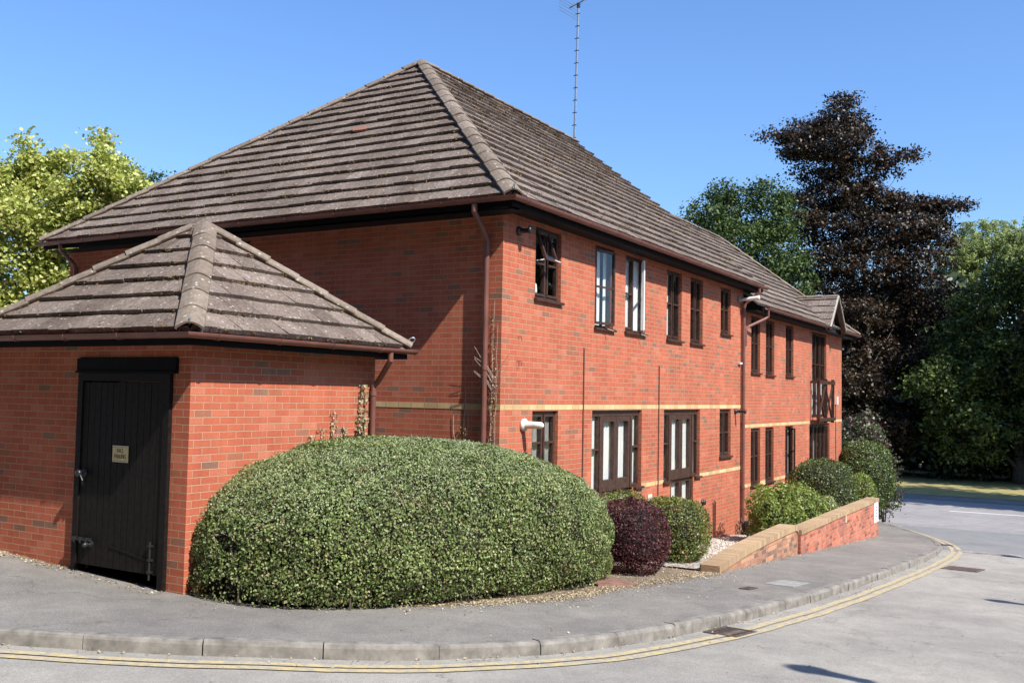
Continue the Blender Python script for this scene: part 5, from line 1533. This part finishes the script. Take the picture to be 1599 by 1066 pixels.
# big trees on the right, out of the picture, that throw the shade on the main road
for i, (bx_, by_, x, y, h, rad, lab) in enumerate(((38.8, -13.5, 35.4, -12.6, 17., 3.3, 'tall roadside tree leaning over the main road'), (39.5, -15.5, 37.6, -13.4, 18., 3.0, 'tall tree on the verge shading the far pavement'), (39.2, -20.5, 34.0, -19.5, 22., 3.0, 'roadside tree further up the main road'),
        (48.5, -12.8, 48.5, -12.3, 23., 3.4, 'tall tree at the wood edge shading the understorey'), (54., -13.5, 54., -13.0, 24., 4.6, 'dense tall tree a little deeper in the wood'), (60., -15., 60., -15., 20., 5., 'tallest tree deep in the wood to the right'))):
    r = random.Random(80 + i); lb = []
    for k in range(26):
        a = r.uniform(0, 6.28); q = rad * math.sqrt(r.random()) * .85
        lb.append((x + q * math.cos(a), y + q * math.sin(a), -4.3 + h * r.uniform(.34 if i < 3 else .14, 1.), 1.7, 1.5))
    nl += tree('roadside_tree', lab, lb, (bx_, by_, -4.6), M['l_lime'], 14, .60, 80 + i, clump=1.0, trunk_r=.4, flat=.8)[1]
print('tree leaves', nl)

# unseen tall hedges added behind and beside the camera to cut sky fill
def screen_hedge(label, x0, y0, x1, y1, h, th, seed):
    zb = min(gz(x0, y0), gz(x1, y1)); root = empty('sky_screen_hedge', ((x0 + x1) / 2, (y0 + y1) / 2, zb), label, 'hedge', 'unseen hedges added to cut the sky fill')
    r = np.random.RandomState(seed); d = np.array([x1 - x0, y1 - y0]); Lh = np.hypot(*d); t = d / Lh; nn = np.array([-t[1], t[0]])
    ax = lambda u: (x0 + (x1 - x0) * u, y0 + (y1 - y0) * u, nn[0], nn[1])
    V, F = hedge_grid(ax, lambda u: zb + h * (1 + .12 * math.sin(u * 23) + .08 * math.sin(u * 61)), lambda u: th * (1 - abs(2 * u - 1) ** 14) + .05, lambda a, b: zb, seed, nu=80)
    core_mesh(V, F, M['core_shade'], root, .96, np.array([(x0 + x1) / 2, (y0 + y1) / 2, zb + h / 2]))
    n = int(Lh * h * 10); p, m = surface_sample(V, F, n, r); c = np.array([(x0 + x1) / 2, (y0 + y1) / 2, zb + h / 2])
    p = p + r.normal(size=p.shape) * .22
    leaves('foliage', p, np.tile([0, 0, 1.], (n, 1)), .32, M['l_oak'], root, jitter=2., seed=seed)
screen_hedge('unseen tall dark hedge added left of the camera to darken the shade', -18.5, -30, -18, 42, 21., 1.6, 91)
screen_hedge('unseen tall dark hedge added behind the camera to hold back sky light', -20, -18, 20, -18, 8.5, 1.4, 92)

# ------------------------------------------------------------------ television aerial
T = empty('tv_aerial', (11.5, 4.9, 6.2), 'tall thin metal television aerial mast rising from the main roof ridge', 'aerial')
bm = bmesh.new(); mb = Vector((11.46, 4.80, 5.9)); mt = Vector((11.62, 4.80, 10.40))
tube(bm, [mb, mt], .030, 8)
mast = obj('mast', bm, M['steel'], T)
bm = bmesh.new()
for k in range(12):
    p = mb.lerp(mt, .12 + k * .075); lathe(bm, p, (0, 0, 1), [(0, .031), (.002, .038), (.02, .038), (.022, .031)], 8); bar(bm, p + Vector((-.0, -.05, .01)), p + Vector((0, .08, .01)), .008, .02)
obj('bands', bm, M['black_iron'], mast)
bm = bmesh.new(); b0_ = mt + Vector((-.05, .25, -.05)); b1_ = mt + Vector((1.0, -.9, .95)); tube(bm, [b0_, b1_], .014, 6)
lathe(bm, mt - Vector((0, 0, .07)), (0, 0, 1), [(0, .05), (.12, .05)], 8)
boom = obj('boom', bm, M['black_iron'], T)
bm = bmesh.new(); bd = (b1_ - b0_).normalized()
for k in range(11):
    p = b0_.lerp(b1_, .06 + k * .09); sd = bd.cross(Vector((0, 0, 1))).normalized(); L = .20 - .005 * k
    for o in (-.02, .04): tube(bm, [p - sd * L + Vector((0, 0, o)), p + sd * L + Vector((0, 0, o))], .005, 4)
for o in (-.16, -.08, .02, .1, .18): tube(bm, [b0_ + Vector((-.42, .1, o)), b0_ + Vector((.42, -.1, o - .08))], .006, 4)
obj('elements', bm, M['steel'], boom)

# ------------------------------------------------------------------ lamp posts on the opposite pavement (their shadows reach the road in the picture)
def lamp_post(x, y, h, lab):
    z = gz(x, y); q = empty('lamp_post', (x, y, z), lab, 'lamp post', 'lamp posts on the opposite pavement')
    bm = bmesh.new(); tube(bm, [(x, y, z - .1), (x, y, z + 1.1), (x, y, z + 1.15), (x, y, z + h - .7)], [.07, .07, .045, .032], 12); obj('pole', bm, M['grey_plastic'], q)
    bm = bmesh.new(); lathe(bm, (x, y, z + h - .75), (0, 0, 1), [(0, .05), (.06, .10), (.12, .075), (.50, .13), (.56, .17), (.66, .12), (.73, .04), (.75, .01)], 16); obj('lantern', bm, M['grey_plastic'], q, True)
lamp_post(-4.10, -10.15, 5.95, 'grey lamp post nearest the camera across the side road')
lamp_post(2.93, -10.3, 5.05, 'grey lamp post in the middle of the opposite pavement')
lamp_post(12.05, -10.2, 5.4, 'grey lamp post near the mouth of the side road')

# ------------------------------------------------------------------ camera, sky, sun
cam = bpy.data.cameras.new('camera'); cam.sensor_width = 36; cam.lens = 36 * 1525.2 / 1599; cam.clip_end = 2000; cam.clip_start = .05
co = bpy.data.objects.new('camera', cam); col.objects.link(co)
yaw, pitch, roll = math.radians(30.4444), math.radians(3.09735), math.radians(1.09178)
f = Vector((math.cos(yaw) * math.cos(pitch), math.sin(yaw) * math.cos(pitch), math.sin(pitch)))
r0 = Vector((math.sin(yaw), -math.cos(yaw), 0)); u0 = r0.cross(f)
r2 = r0 * math.cos(roll) + u0 * math.sin(roll); u2 = -r0 * math.sin(roll) + u0 * math.cos(roll)
co.matrix_world = Matrix(((r2.x, u2.x, -f.x, -11.231), (r2.y, u2.y, -f.y, -6.768), (r2.z, u2.z, -f.z, 0), (0, 0, 0, 1)))
scene.camera = co

sun_dir = Vector((-.243, -.970, 1.068)).normalized()          # towards the sun
el = math.asin(sun_dir.z); az = math.atan2(sun_dir.x, sun_dir.y)
L = bpy.data.lights.new('sun', 'SUN'); L.energy = SUN_E; L.angle = math.radians(.55); L.color = (1., .955, .88)
lo = bpy.data.objects.new('sun', L); lo.rotation_euler = sun_dir.to_track_quat('Z', 'Y').to_euler(); lo.location = (0, 0, 30); col.objects.link(lo)
w = bpy.data.worlds.new('World'); scene.world = w; w.use_nodes = True
nt_ = w.node_tree; bg = nt_.nodes['Background']
sk = nt_.nodes.new('ShaderNodeTexSky'); sk.sky_type = 'NISHITA'; sk.sun_disc = False
sk.sun_elevation = el; sk.sun_rotation = az; sk.air_density = SKY_AIR; sk.dust_density = SKY_DUST; sk.ozone_density = SKY_OZ; sk.altitude = 0
mxs = nt_.nodes.new('ShaderNodeMix'); mxs.data_type = 'RGBA'; mxs.blend_type = 'MULTIPLY'; mxs.inputs[0].default_value = 1.; mxs.inputs[7].default_value = (*SKY_TINT, 1)
nt_.links.new(sk.outputs[0], mxs.inputs[6]); nt_.links.new(mxs.outputs[2], bg.inputs[0]); bg.inputs[1].default_value = SKY_S
scene.view_settings.view_transform = 'Standard'; scene.view_settings.look = 'None'; scene.view_settings.gamma = 1; scene.view_settings.use_curve_mapping = False
scene.view_settings.exposure = EXPO
scene.cycles.max_bounces = 8; scene.cycles.transparent_max_bounces = 12
scene.cycles.use_adaptive_sampling = True
